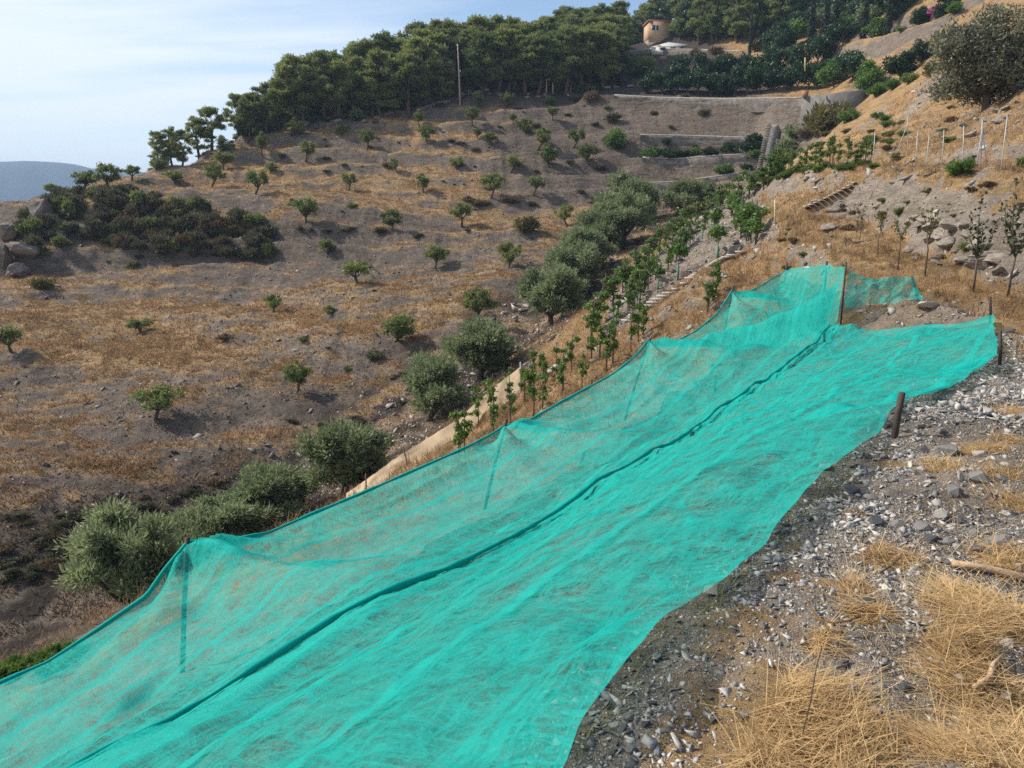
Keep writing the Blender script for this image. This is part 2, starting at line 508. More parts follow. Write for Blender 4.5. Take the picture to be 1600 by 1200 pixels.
# gully floor: dark litter under the bushes
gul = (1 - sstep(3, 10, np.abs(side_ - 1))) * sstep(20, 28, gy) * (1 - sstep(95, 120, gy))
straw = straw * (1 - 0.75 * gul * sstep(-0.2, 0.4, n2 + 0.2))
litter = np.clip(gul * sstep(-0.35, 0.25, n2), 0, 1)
# soil paleness: fresh slate cut on the near side is pale, the hill across is browner
pale = np.where(hillm > 0.5, 0.12 + 0.22 * n3 + .2 * n4, 0.75 + 0.25 * n1)
pale = near_m * np.where(w_row > 8.8, 0.92 + 0.2 * n2, .72 + .2 * n2) + (1 - near_m) * pale
vy = np.clip(sstep(100, 112, gy) * sstep(-6, 4, gx), 0, 1)     # terraces at the head of the gully
straw = straw * (1 - 0.85 * vy * (1 - sstep(-2, 8, gx - 40))); pale = pale * (1 - .6 * vy)
bank_lo = in_poly([(-60, 810), (200, 772), (400, 718), (520, 692), (560, 760), (400, 800), (330, 860), (230, 960), (120, 1050), (-60, 1110)])
bank_up = in_poly([(520, 692), (640, 605), (740, 535), (830, 445), (895, 392), (930, 420), (865, 500), (760, 600), (665, 680), (560, 765)])
straw = np.where(bank_lo, straw * .35, straw); litter = np.where(bank_lo, np.maximum(litter, .55 + .6 * n2), litter)
straw = np.where(bank_up, straw * .6, straw); litter = np.where(bank_up, np.maximum(litter, .30 + .6 * n2), litter)
litter = np.clip(litter, 0, 1)
def near_line(px, wd):
    P_ = np.array([at(*q) for q in px]); q_ = np.linspace(0, 1, 240); t_ = np.linspace(0, 1, len(P_))
    L_ = np.stack([np.interp(q_, t_, P_[:, i]) for i in (0, 1)], 1)
    m_ = np.zeros(gx.shape); box = (gx > L_[:, 0].min() - 3) & (gx < L_[:, 0].max() + 3) & (gy > L_[:, 1].min() - 3) & (gy < L_[:, 1].max() + 3)
    X, Y = gx[box], gy[box]
    d_ = np.sqrt(((X[:, None] - L_[None, :, 0]) ** 2 + (Y[:, None] - L_[None, :, 1]) ** 2).min(1)) if len(X) else 0
    m_[box] = 1 - sstep(wd * .5, wd, d_ + .4 * n2[box]); return m_
trail = near_line(BENCH[2][2], .9)
straw = np.where(grey_plot, 0.12 * straw, straw); pale = np.where(grey_plot, 0.62, pale); straw = straw * (1 - .75 * trail); pale = np.maximum(pale, .9 * trail)
under_net = sstep(-5.0, -2.5, w_row) * (1 - sstep(8.6, 9.2, w_row)) * sstep(-14, -12, s_row) * (1 - sstep(17, 19, s_row))
straw = straw * (1 - .72 * under_net); pale = pale * (1 - under_net) + under_net * (.66 + .25 * n2)
# forest floor
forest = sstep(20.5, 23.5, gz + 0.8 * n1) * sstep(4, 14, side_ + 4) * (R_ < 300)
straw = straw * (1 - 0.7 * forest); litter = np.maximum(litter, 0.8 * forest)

gm, nd, lk, p = nmat("hillside_soil")
a_s = N(nd, 'ShaderNodeAttribute', attribute_name='straw')
a_p = N(nd, 'ShaderNodeAttribute', attribute_name='pale')
a_l = N(nd, 'ShaderNodeAttribute', attribute_name='litter')
a_h = N(nd, 'ShaderNodeAttribute', attribute_name='hill')
tcg = N(nd, 'ShaderNodeTexCoord')
nf = N(nd, 'ShaderNodeTexNoise', i_Scale=14.0, i_Detail=8, i_Roughness=0.72); lk.new(tcg.outputs['Object'], nf.inputs['Vector'])
nb = N(nd, 'ShaderNodeTexNoise', i_Scale=1.7, i_Detail=8, i_Roughness=0.7); lk.new(tcg.outputs['Object'], nb.inputs['Vector'])
vo = N(nd, 'ShaderNodeTexVoronoi', i_Scale=22.0); lk.new(tcg.outputs['Object'], vo.inputs['Vector'])
vo.inputs['Randomness'].default_value = 1.0
soil_d = ramp(nd, [(0.25, (.075, .056, .043)), (0.5, (.165, .130, .104)), (0.78, (.28, .228, .185))])
soil_p = ramp(nd, [(0.22, (.18, .147, .120)), (0.5, (.42, .355, .29)), (0.8, (.60, .52, .44))])
mixn = N(nd, 'ShaderNodeMath', operation='MULTIPLY_ADD'); mixn.inputs[1].default_value = 0.5
half = N(nd, 'ShaderNodeMath', operation='MULTIPLY'); half.inputs[1].default_value = 0.5
lk.new(nb.outputs['Fac'], half.inputs[0]); lk.new(nf.outputs['Fac'], mixn.inputs[0]); lk.new(half.outputs[0], mixn.inputs[2])
lk.new(mixn.outputs[0], soil_d.inputs['Fac']); lk.new(mixn.outputs[0], soil_p.inputs['Fac'])
m1 = N(nd, 'ShaderNodeMixRGB'); lk.new(a_p.outputs['Fac'], m1.inputs['Fac']); lk.new(soil_d.outputs[0], m1.inputs['Color1']); lk.new(soil_p.outputs[0], m1.inputs['Color2'])
straw_c = ramp(nd, [(0.25, (.21, .120, .056)), (0.5, (.43, .275, .130)), (0.75, (.60, .43, .235))])
lk.new(mixn.outputs[0], straw_c.inputs['Fac'])
straw_m = N(nd, 'ShaderNodeMath', operation='MULTIPLY_ADD'); straw_m.inputs[1].default_value = 1.6; straw_m.inputs[2].default_value = -0.80
lk.new(nf.outputs['Fac'], straw_m.inputs[0])
straw_f = N(nd, 'ShaderNodeMath', operation='ADD', use_clamp=True); lk.new(a_s.outputs['Fac'], straw_f.inputs[0])
sc_ = N(nd, 'ShaderNodeMath', operation='MULTIPLY'); sc_.inputs[1].default_value = 0.9
lk.new(straw_m.outputs[0], sc_.inputs[0]); lk.new(sc_.outputs[0], straw_f.inputs[1])
sf2 = N(nd, 'ShaderNodeMath', operation='MULTIPLY', use_clamp=True); lk.new(straw_f.outputs[0], sf2.inputs[0])
sm3 = N(nd, 'ShaderNodeMapRange'); sm3.inputs['From Max'].default_value = 0.35; lk.new(a_s.outputs['Fac'], sm3.inputs['Value'])
lk.new(sm3.outputs[0], sf2.inputs[1])
m2 = N(nd, 'ShaderNodeMixRGB'); lk.new(sf2.outputs[0], m2.inputs['Fac']); lk.new(m1.outputs[0], m2.inputs['Color1']); lk.new(straw_c.outputs[0], m2.inputs['Color2'])
nk = N(nd, 'ShaderNodeTexNoise', i_Scale=0.85, i_Detail=11, i_Roughness=0.78); lk.new(tcg.outputs['Object'], nk.inputs['Vector'])
mpk = N(nd, 'ShaderNodeMapping'); mpk.inputs['Rotation'].default_value = (radians(25), radians(-20), 0); mpk.inputs['Scale'].default_value = (.5, .5, 2.6)
lk.new(tcg.outputs['Object'], mpk.inputs[0]); lk.new(mpk.outputs[0], nk.inputs['Vector'])
rk = N(nd, 'ShaderNodeMapRange'); rk.inputs['From Min'].default_value = .33; rk.inputs['From Max'].default_value = .64; rk.inputs['To Min'].default_value = .42; rk.inputs['To Max'].default_value = 1.28
lk.new(nk.outputs['Fac'], rk.inputs['Value'])
mk = N(nd, 'ShaderNodeMixRGB', blend_type='MULTIPLY'); mk.inputs['Fac'].default_value = 0.85
lk.new(m2.outputs[0], mk.inputs['Color1']); lk.new(rk.outputs[0], mk.inputs['Color2'])
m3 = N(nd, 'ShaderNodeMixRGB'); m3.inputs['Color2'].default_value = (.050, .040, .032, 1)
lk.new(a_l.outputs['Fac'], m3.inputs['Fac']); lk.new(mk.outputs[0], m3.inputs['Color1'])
lk.new(m3.outputs[0], p.inputs['Base Color'])
p.inputs['Roughness'].default_value = 0.92; p.inputs['Specular IOR Level'].default_value = 0.15
bsum = N(nd, 'ShaderNodeMath', operation='MULTIPLY_ADD'); bsum.inputs[1].default_value = -0.35
lk.new(vo.outputs['Distance'], bsum.inputs[0]); lk.new(mixn.outputs[0], bsum.inputs[2])
bp = N(nd, 'ShaderNodeBump', i_Strength=0.9, i_Distance=0.06); lk.new(bsum.outputs[0], bp.inputs['Height']); 
bp2 = N(nd, 'ShaderNodeBump', i_Strength=0.8, i_Distance=0.5); nbk = N(nd, 'ShaderNodeMath', operation='ADD'); lk.new(nb.outputs['Fac'], nbk.inputs[0]); lk.new(nk.outputs['Fac'], nbk.inputs[1]); lk.new(nbk.outputs[0], bp2.inputs['Height']); lk.new(bp.outputs[0], bp2.inputs['Normal'])
lk.new(bp2.outputs[0], p.inputs['Normal'])

idx = np.arange(nr * na).reshape(nr, na)
ca = idx[:-1, :]; cb_ = idx[1:, :]
fa = np.stack([ca[:, :-1].ravel(), cb_[:, :-1].ravel(), cb_[:, 1:].ravel(), ca[:, 1:].ravel()], 1)
wrap = np.stack([ca[:, -1], cb_[:, -1], cb_[:, 0], ca[:, 0]], 1)
fa = np.concatenate([fa, wrap])[:, ::-1]
vv = np.concatenate([P3.reshape(-1, 3), [[0, 0, H(0, 0.01)]]])
cen = len(vv) - 1
fan = np.stack([idx[0], np.roll(idx[0], -1), np.full(na, cen)], 1)
pad = lambda a: np.concatenate([a.ravel(), [0.3]])
ground = obj_np("ground", vv, [fa, fan], gm, dict(straw=pad(straw), pale=pad(np.clip(pale, 0, 1)), litter=pad(litter), hill=pad(hillm)), smooth=True)
tag(ground, "dry stony hillside with old terraces falling to a gully", kind="structure")

# far mountains
def build_mountains():
    az = np.radians(np.linspace(-75, 40, 260)); dep = np.linspace(0, 1, 26)
    A, D = np.meshgrid(az, dep)
    R = 2600 + 1300 * D
    deg = np.degrees(A)
    crest = 258 - 26 * sstep(-31, -24, deg) - 40 * sstep(-24, -5, deg) + 26 * sstep(-29.2, -31.5, deg) * 0 + 5 * np.exp(-((deg + 31.2) / 1.6) ** 2) - 14 * sstep(-34, -50, deg)
    crest = crest + 16 * fbm(deg / 3.0, D * 0, 3, 71)
    prof = np.sin(np.clip(D * 1.9, 0, 1) * pi / 2) ** 1.3
    crest = crest * .87
    Z = -140 + (crest + 140 + 20 * (D - 0.5) * (D > 0.5)) * prof
    Z = Z + 34 * (fbm(R * np.sin(A) / 190, R * np.cos(A) / 190, 4, 72)) * np.minimum(prof, 1.03 - prof)
    v = np.stack([R * np.sin(A), R * np.cos(A), Z], -1).reshape(-1, 3)
    i = np.arange(A.size).reshape(A.shape)
    f = np.stack([i[:-1, :-1].ravel(), i[:-1, 1:].ravel(), i[1:, 1:].ravel(), i[1:, :-1].ravel()], 1)
    m = simple_mat("mountain_scrub", (.02, .034, .032), (.06, .07, .055), 0.012, 0.9, 0)
    o = obj_np("mountains", v, f, m, smooth=True)
    tag(o, "distant blue mountain ridge across the valley", kind="structure")
build_mountains()
# ---------------------------------------------------------------- green shade netting and its posts
OW = ROW_O @ ROW_N
def on_w(u, v, w):
    """point on the sight line where it crosses the vertical plane at distance w from the left post row"""
    r = ray(u, v)
    return r * ((w + OW) / (r[:2] @ ROW_N))
def sw(p): return np.array(row_sw(p[0], p[1]))

def net_mat(name, col, thin=0.30, roll=False):
    m, nd, lk, p = nmat(name)
    tcx = N(nd, 'ShaderNodeTexCoord')
    aw = N(nd, 'ShaderNodeAttribute', attribute_name='across')
    al = N(nd, 'ShaderNodeAttribute', attribute_name='along')
    cbn = N(nd, 'ShaderNodeCombineXYZ'); lk.new(aw.outputs['Fac'], cbn.inputs[0]); lk.new(al.outputs['Fac'], cbn.inputs[1])
    mp1 = N(nd, 'ShaderNodeMapping'); mp1.inputs['Scale'].default_value = (1.5, 3.6, 1); mp1.inputs['Rotation'].default_value = (0, 0, radians(-12))
    lk.new(cbn.outputs[0], mp1.inputs[0])
    n1 = N(nd, 'ShaderNodeTexNoise', i_Scale=2.6, i_Detail=7, i_Roughness=0.68, i_Distortion=0.7); lk.new(mp1.outputs[0], n1.inputs['Vector'])
    mp2 = N(nd, 'ShaderNodeMapping'); mp2.inputs['Scale'].default_value = (0.55, 1.5, 1); mp2.inputs['Rotation'].default_value = (0, 0, radians(20))
    lk.new(cbn.outputs[0], mp2.inputs[0])
    n2 = N(nd, 'ShaderNodeTexNoise', i_Scale=1.3, i_Detail=5, i_Roughness=0.6, i_Distortion=1.0); lk.new(mp2.outputs[0], n2.inputs['Vector'])
    # selvedge bands woven denser
    band = N(nd, 'ShaderNodeMath', operation='PINGPONG'); band.inputs[1].default_value = 0.66
    bo = N(nd, 'ShaderNodeMath', operation='MULTIPLY_ADD'); bo.inputs[1].default_value = 0.05; lk.new(n2.outputs['Fac'], bo.inputs[0]); lk.new(aw.outputs['Fac'], bo.inputs[2])
    lk.new(bo.outputs[0], band.inputs[0])
    bsm = N(nd, 'ShaderNodeMapRange', interpolation_type='SMOOTHSTEP'); bsm.inputs['From Min'].default_value = 0.075; bsm.inputs['From Max'].default_value = 0.03
    lk.new(band.outputs[0], bsm.inputs['Value'])
    # open-ness of the weave
    o1 = N(nd, 'ShaderNodeMapRange', interpolation_type='SMOOTHSTEP'); o1.inputs['From Min'].default_value = 0.36; o1.inputs['From Max'].default_value = 0.66
    o1.inputs['To Min'].default_value = thin * 0.68; o1.inputs['To Max'].default_value = thin * 1.20
    lk.new(n1.outputs['Fac'], o1.inputs['Value'])
    o2 = N(nd, 'ShaderNodeMapRange', interpolation_type='SMOOTHSTEP'); o2.inputs['From Min'].default_value = 0.35; o2.inputs['From Max'].default_value = 0.68
    o2.inputs['To Min'].default_value = 0.78; o2.inputs['To Max'].default_value = 1.22
    lk.new(n2.outputs['Fac'], o2.inputs['Value'])
    om = N(nd, 'ShaderNodeMath', operation='MULTIPLY'); lk.new(o1.outputs[0], om.inputs[0]); lk.new(o2.outputs[0], om.inputs[1])
    bi = N(nd, 'ShaderNodeMath', operation='MULTIPLY_ADD'); bi.inputs[1].default_value = -0.65; bi.inputs[2].default_value = 1.0; lk.new(bsm.outputs[0], bi.inputs[0])
    of = N(nd, 'ShaderNodeMath', operation='MULTIPLY', use_clamp=True); lk.new(om.outputs[0], of.inputs[0]); lk.new(bi.outputs[0], of.inputs[1])
    # tight creases and the grain of the weave
    mp3 = N(nd, 'ShaderNodeMapping'); mp3.inputs['Scale'].default_value = (0.8, 7.5, 1); mp3.inputs['Rotation'].default_value = (0, 0, radians(-16))
    lk.new(cbn.outputs[0], mp3.inputs[0])
    n3 = N(nd, 'ShaderNodeTexNoise', i_Scale=1.6, i_Detail=4, i_Roughness=0.55, i_Distortion=0.9); lk.new(mp3.outputs[0], n3.inputs['Vector'])
    c1 = N(nd, 'ShaderNodeMath', operation='SUBTRACT'); c1.inputs[1].default_value = 0.5; lk.new(n3.outputs['Fac'], c1.inputs[0])
    c2 = N(nd, 'ShaderNodeMath', operation='ABSOLUTE'); lk.new(c1.outputs[0], c2.inputs[0])
    cre = N(nd, 'ShaderNodeMapRange', interpolation_type='SMOOTHSTEP'); cre.inputs['From Min'].default_value = 0.035; cre.inputs['From Max'].default_value = 0.004
    lk.new(c2.outputs[0], cre.inputs['Value'])
    mp4 = N(nd, 'ShaderNodeMapping'); mp4.inputs['Scale'].default_value = (2.6, 0.55, 1); mp4.inputs['Rotation'].default_value = (0, 0, radians(9))
    lk.new(cbn.outputs[0], mp4.inputs[0])
    n4 = N(nd, 'ShaderNodeTexNoise', i_Scale=1.5, i_Detail=5, i_Roughness=0.6, i_Distortion=0.6); lk.new(mp4.outputs[0], n4.inputs['Vector'])
    d1 = N(nd, 'ShaderNodeMath', operation='SUBTRACT'); d1.inputs[1].default_value = 0.5; lk.new(n4.outputs['Fac'], d1.inputs[0])
    d2 = N(nd, 'ShaderNodeMath', operation='ABSOLUTE'); lk.new(d1.outputs[0], d2.inputs[0])
    cre2 = N(nd, 'ShaderNodeMapRange', interpolation_type='SMOOTHSTEP'); cre2.inputs['From Min'].default_value = 0.05; cre2.inputs['From Max'].default_value = 0.006
    lk.new(d2.outputs[0], cre2.inputs['Value'])
    cmx = N(nd, 'ShaderNodeMath', operation='MAXIMUM'); lk.new(cre.outputs[0], cmx.inputs[0]); lk.new(cre2.outputs[0], cmx.inputs[1])
    gr = N(nd, 'ShaderNodeTexNoise', i_Scale=38.0, i_Detail=3, i_Roughness=0.7); lk.new(cbn.outputs[0], gr.inputs['Vector'])
    grm = N(nd, 'ShaderNodeMapRange'); grm.inputs['From Min'].default_value = .3; grm.inputs['From Max'].default_value = .7; grm.inputs['To Min'].default_value = .6; grm.inputs['To Max'].default_value = 1.4
    lk.new(gr.outputs['Fac'], grm.inputs['Value'])
    ci = N(nd, 'ShaderNodeMath', operation='MULTIPLY_ADD'); ci.inputs[1].default_value = -0.45; ci.inputs[2].default_value = 1.0; lk.new(cmx.outputs[0], ci.inputs[0])
    cg = N(nd, 'ShaderNodeMath', operation='MULTIPLY'); lk.new(ci.outputs[0], cg.inputs[0]); lk.new(grm.outputs[0], cg.inputs[1])
    of2 = N(nd, 'ShaderNodeMath', operation='MULTIPLY', use_clamp=True); lk.new(of.outputs[0], of2.inputs[0]); lk.new(cg.outputs[0], of2.inputs[1])
    of = of2
    p.inputs['Base Color'].default_value = (*col, 1)
    p.inputs['Roughness'].default_value = 0.6; p.inputs['Specular IOR Level'].default_value = 0.12
    tr = N(nd, 'ShaderNodeBsdfTranslucent'); tr.inputs['Color'].default_value = (*col, 1)
    mx = N(nd, 'ShaderNodeMixShader'); mx.inputs[0].default_value = 0.30
    lk.new(p.outputs[0], mx.inputs[1]); lk.new(tr.outputs[0], mx.inputs[2])
    tp = N(nd, 'ShaderNodeBsdfTransparent')
    mx2 = N(nd, 'ShaderNodeMixShader'); lk.new(mx.outputs[0], mx2.inputs[1]); lk.new(tp.outputs[0], mx2.inputs[2])
    if roll: mx2.inputs[0].default_value = 0.04
    else: lk.new(of.outputs[0], mx2.inputs[0])
    lk.new(mx2.outputs[0], nd['Material Output'].inputs['Surface'])
    bsu0 = N(nd, 'ShaderNodeMath', operation='MULTIPLY_ADD'); bsu0.inputs[1].default_value = 0.5; lk.new(n2.outputs['Fac'], bsu0.inputs[0]); lk.new(n1.outputs['Fac'], bsu0.inputs[2])
    bsu = N(nd, 'ShaderNodeMath', operation='MULTIPLY_ADD'); bsu.inputs[1].default_value = 0.10; lk.new(cmx.outputs[0], bsu.inputs[0]); lk.new(bsu0.outputs[0], bsu.inputs[2])
    bpn = N(nd, 'ShaderNodeBump', i_Strength=0.4, i_Distance=0.06); lk.new(bsu.outputs[0], bpn.inputs['Height'])
    lk.new(bpn.outputs[0], p.inputs['Normal']); lk.new(bpn.outputs[0], tr.inputs['Normal'])
    return m
NET = net_mat("green_netting", (.012, .50, .43), 0.55)
ROLL = net_mat("gathered_netting", (.004, .40, .35), roll=True)
STEEL = simple_mat("rusty_post_steel", (.030, .020, .016), (.075, .050, .038), 22, 0.7, 0.3, 0.4)
GALV = simple_mat("galvanised_steel", (.32, .33, .34), (.50, .51, .52), 14, 0.45, 0.1, 0.5)

W_SEAM = 5.1
EDGE_L = [(0, 1067), (75, 1034), (150, 985), (229, 931), (259, 887), (293, 847), (350, 846), (420, 832), (480, 806), (560, 773), (640, 738), (720, 703), (765, 680), (787, 666),
          (830, 655), (880, 626), (956, 586), (990, 562), (1012, 543), (1045, 540), (1085, 519), (1118, 494), (1143, 463), (1170, 457), (1200, 440), (1229, 422)]
SEAM = [(180, 1199), (247, 1170), (315, 1129), (405, 1071), (499, 1011), (596, 942), (700, 903), (815, 850), (950, 783), (1025, 742), (1119, 679), (1200, 632), (1231, 576), (1268, 545), (1310, 508)]
EDGE_R = [(880, 1200, 9.1), (905, 1130, 9.1), (935, 1085, 9.1), (975, 1020, 9.1), (1010, 985, 9.1), (1050, 955, 9.1), (1130, 905, 9.1), (1200, 843, 9.1), (1262, 765, 9.1),
          (1300, 725, 9.1), (1340, 695, 9.1), (1372, 676, 9.12), (1398, 655, 9.13), (1440, 614, 9.2), (1500, 592, 9.4), (1562, 554, 9.6), (1552, 491, 9.0)]
PL = [on_w(u, v, 0.0) for u, v in EDGE_L]
PC = [on_w(u, v, W_SEAM) for u, v in SEAM]
PR = [on_w(*q) for q in EDGE_R]
SL = np.array([sw(p)[0] for p in PL]); ZL = np.array([p[2] for p in PL])
SC = np.array([sw(p)[0] for p in PC]); ZC = np.array([p[2] for p in PC])
SR = np.array([sw(p)[0] for p in PR]); WR = np.array([q[2] for q in EDGE_R]); ZR = np.array([p[2] for p in PR])
S_END_L, S_POST, S_END_R = float(SL[-1]), 17.5, 13.0
P_peak = on_w(1325, 418, 5.2); S_POST = float(sw(P_peak)[0])
PR[-1] = at(1552, 491, 16.0); SR[-1], WR[-1] = sw(PR[-1]); ZR[-1] = PR[-1][2]; S_END_R = float(SR[-1])

def mono(sq, s, z, lo, hi):
    s = np.concatenate([[lo[0]], s, [hi[0]]]); z = np.concatenate([[lo[1]], z, [hi[1]]])
    o = np.argsort(s)
    return np.interp(sq, s[o], z[o])
def smooth1(a, k):
    ker = np.hanning(k + 2)[1:-1]; ker /= ker.sum()
    return np.convolve(np.pad(a, (k // 2, k // 2), mode='edge'), ker, 'valid')[:len(a)]

def ridged(x, y, seed, o=3):
    return 1 - np.abs(fbm(x, y, o, seed)) * 2

def wrinkle(x, y, w, s, seed):
    # ripples stretched across the slope, softer creases along it
    a = radians(8); u1 = x * cos(a) + y * sin(a); v1 = -x * sin(a) + y * cos(a)
    b = radians(52); u2 = x * cos(b) + y * sin(b); v2 = -x * sin(b) + y * cos(b)
    z = 0.016 * ridged(u1 / 1.9, v1 / 0.34, seed, 3) + 0.095 * ridged(u2 / 5.5, v2 / 0.95, seed + 5, 2) + 0.05 * fbm(x / 1.2, y / 1.2, 3, seed + 9)
    z += 0.008 * ridged(u1 / 0.7, v1 / 0.12, seed + 20, 2) + 0.012 * fbm(x / 0.16, y / 0.16, 2, seed + 21)
    return z - 0.05

def grid_faces(n, m):
    i = np.arange(n * m).reshape(n, m)
    return np.stack([i[:-1, :-1].ravel(), i[1:, :-1].ravel(), i[1:, 1:].ravel(), i[:-1, 1:].ravel()], 1)

POST_S = [float(sw(on_w(u, v, 0.0))[0]) for u, v in [(293, 847), (787, 666), (1012, 543), (1143, 463), (1229, 422)]]

def left_net():
    ns, nw = 900, 120
    q = np.linspace(0, 1, nw)
    t = np.linspace(0, 1, ns)
    s0 = -15.0
    Q, T = np.meshgrid(q, t)
    send = S_END_L + (S_POST + 0.05 - S_END_L) * Q
    Sg = s0 + (send - s0) * T
    Wg = Q * (W_SEAM + 0.06)
    zl = mono(Sg, SL, ZL, (-15, -6.6), (40, ZL[-1]))
    zc = mono(Sg, SC[:-1], ZC[:-1], (-15, -3.95), (40, -2.62))
    # seam climbs the tall middle post at its end
    zc = zc + (P_peak[2] + 2.62) * np.exp(-((Sg - S_POST) / 0.42) ** 2) * (Sg < S_POST + 1)
    # past the middle post the back hem runs from post top to post top
    f = sstep(3.0, 0.0, send - Sg) if False else 1 - sstep(0.0, 3.0, send - Sg)
    # a hem on the left hangs a little below the straight line, the cloth bellies between the rows
    per = np.interp(Sg, [-15] + POST_S + [60], [-2] + list(range(len(POST_S))) + [len(POST_S)])
    belly = np.sin(pi * (per - np.floor(per))) ** 2
    z = zl * (1 - Q) + zc * Q
    z = z - (0.16 + 0.26 * belly) * np.sin(pi * Q) ** 1.0 * (1 - 0.6 * f)
    # creases radiating from each post top
    for ps in POST_S:
        rr_ = np.hypot(Sg - ps, Wg); ang = np.arctan2(Sg - ps, Wg + 1e-6)
        z += 0.17 * np.exp(-rr_ / 1.9) * np.cos(ang * 7) * sstep(0.05, 0.5, rr_)
        # cross hem sewn from the post to the seam
        z += (0.30 * np.exp(-np.abs(Sg - ps - 0.10 * Wg) / 0.9) * (1 - Q) ** 0.6 * np.sin(pi * np.clip(Q * 1.1 + .1, 0, 1)) ** .3) * (ps > 9)
    # cloth behind the middle post: raised to the two rear post tops
    back = np.interp(Q, [0, 0.27 * 1.0, 0.73, 1.0], [ZL[-1], ZL[-1] + 0.25, -1.2, P_peak[2]])
    near_back = 1 - sstep(0.0, 1.7 - 0.9 * Q, send - Sg)
    z = z * (1 - near_back) + back * near_back - 0.25 * near_back * (1 - near_back) * 2
    x, y = row_xy(Sg, Wg)
    z = z + wrinkle(x, y, Wg, Sg, 101) * sstep(0.0, 0.06, Q) * 1.0
    # loose folds near the first post
    z = z + 0.05 * np.exp(-((Sg + 2.2) / 0.5) ** 2) * np.exp(-((Wg - 2.6) / 0.5) ** 2) * np.sin((Wg * 9 + Sg * 6))
    g = height(x, y)
    z = np.maximum(z, g + 0.03 + 0.02 * fbm(x / .3, y / .3, 2, 3))
    v = np.stack([x, y, z], -1)
    return v, Wg, Sg

def right_net():
    ns, nw = 760, 130
    q = np.linspace(0, 1, nw); t = np.linspace(0, 1, ns)
    s0 = -11.0
    Q, T = np.meshgrid(q, t)
    send = S_POST - 0.25 + (S_END_R - S_POST + 0.25) * Q ** 1.1
    Sg = s0 + (send - s0) * T
    wr = mono(Sg, SR, WR, (-15, 9.1), (40, WR[-1]))
    wr = wr + 0.05 * fbm(Sg / 0.9, Sg * 0, 3, 8)
    Wg = (W_SEAM - 0.30) + (wr - W_SEAM + 0.30) * Q
    zc = mono(Sg, SC[:-1], ZC[:-1], (-15, -3.95), (40, -2.62)) - 0.05
    zr = mono(Sg, SR, ZR, (-15, -1.62), (40, ZR[-1]))
    z = zc * (1 - Q) + zr * Q
    x, y = row_xy(Sg, Wg)
    z = z - 0.15 * np.sin(pi * Q) + 0.30 * fbm(x / 3.2, y / 3.2, 2, 131) * np.sin(pi * Q)
    # swollen fold heaped beside the first post of the terrace edge
    b0 = on_w(1300, 640, 8.5); sb, wb = sw(b0)
    ds = Sg - sb; dw = Wg - wb
    z = z + 0.36 * np.exp(-((ds + 0.15) / np.where(ds > 0, 0.42, 1.5)) ** 2) * np.exp(-(dw / np.where(dw > 0, 0.45, 1.25)) ** 2)
    # tucks pulled towards the ties
    for (pu, pv, pw) in [(1398, 655, 9.13), (1562, 554, 9.6)]:
        pp = on_w(pu, pv, pw); ps, pw_ = sw(pp)
        rr_ = np.hypot(Sg - ps, Wg - pw_); ang = np.arctan2(Sg - ps, pw_ - Wg + 1e-6)
        z += 0.07 * np.exp(-rr_ / 0.9) * np.cos(ang * 9) * sstep(0.03, 0.35, rr_)
    z = z + wrinkle(x, y, Wg, Sg, 151) * sstep(0.0, 0.05, 1 - Q)
    g = height(x, y)
    lift = 0.035 + 0.06 * sstep(0.85, 1.0, Q)
    z = np.maximum(z, g + lift)
    return np.stack([x, y, z], -1), Wg, Sg

LN, lw, ls = left_net()
RN, rw, rs = right_net()
def put_net(V, w_, s_, label):
    n, m = V.shape[:2]
    o = obj_np("shade_net", V.reshape(-1, 3), grid_faces(n, m), NET, dict(across=w_.ravel(), along=s_.ravel()), smooth=True)
    return tag(o, label, "netting", "green shade nets over the slope")
netl = put_net(LN, lw, ls, "green shade net sloping from the tall left posts down to the dark seam")
netr = put_net(RN, rw, rs, "green shade net lying between the dark seam and the gravel terrace edge")
mb = MB()
k = np.linspace(0, RN.shape[0] - 1, 420).astype(int)
line = RN[k, 7] + np.array([0, 0, 0.0])
line[:, 2] = np.maximum(line[:, 2], np.interp(rs[k, 0], ls[:, -1], LN[:, -1, 2])) + 0.03
rngn = np.random.default_rng(4)
ok = rs[k, 0] < S_POST - 0.6
line = line[ok]
line = np.stack([smooth1(line[:, i], 15) for i in range(3)], 1); line[:, 2] += .005; line[:, 1] += .02 * fbm(np.arange(len(line)) / 4.0, np.zeros(len(line)), 3, 15)
mb.tube(line, 0.030 + 0.022 * fbm(np.arange(len(line)) / 5.0, np.zeros(len(line)), 3, 5), 7)
mb.build("rolled_seam", ROLL, netl, smooth=True)
mb = MB()
k = np.linspace(0, LN.shape[0] - 1, 500).astype(int)
mb.tube(LN[k, 0] + np.array([0, 0, 0.0]), 0.030 + 0.012 * fbm(np.arange(500) / 5.0, np.zeros(500), 2, 6), 6)
mb.build("hem", ROLL, netl, smooth=True)

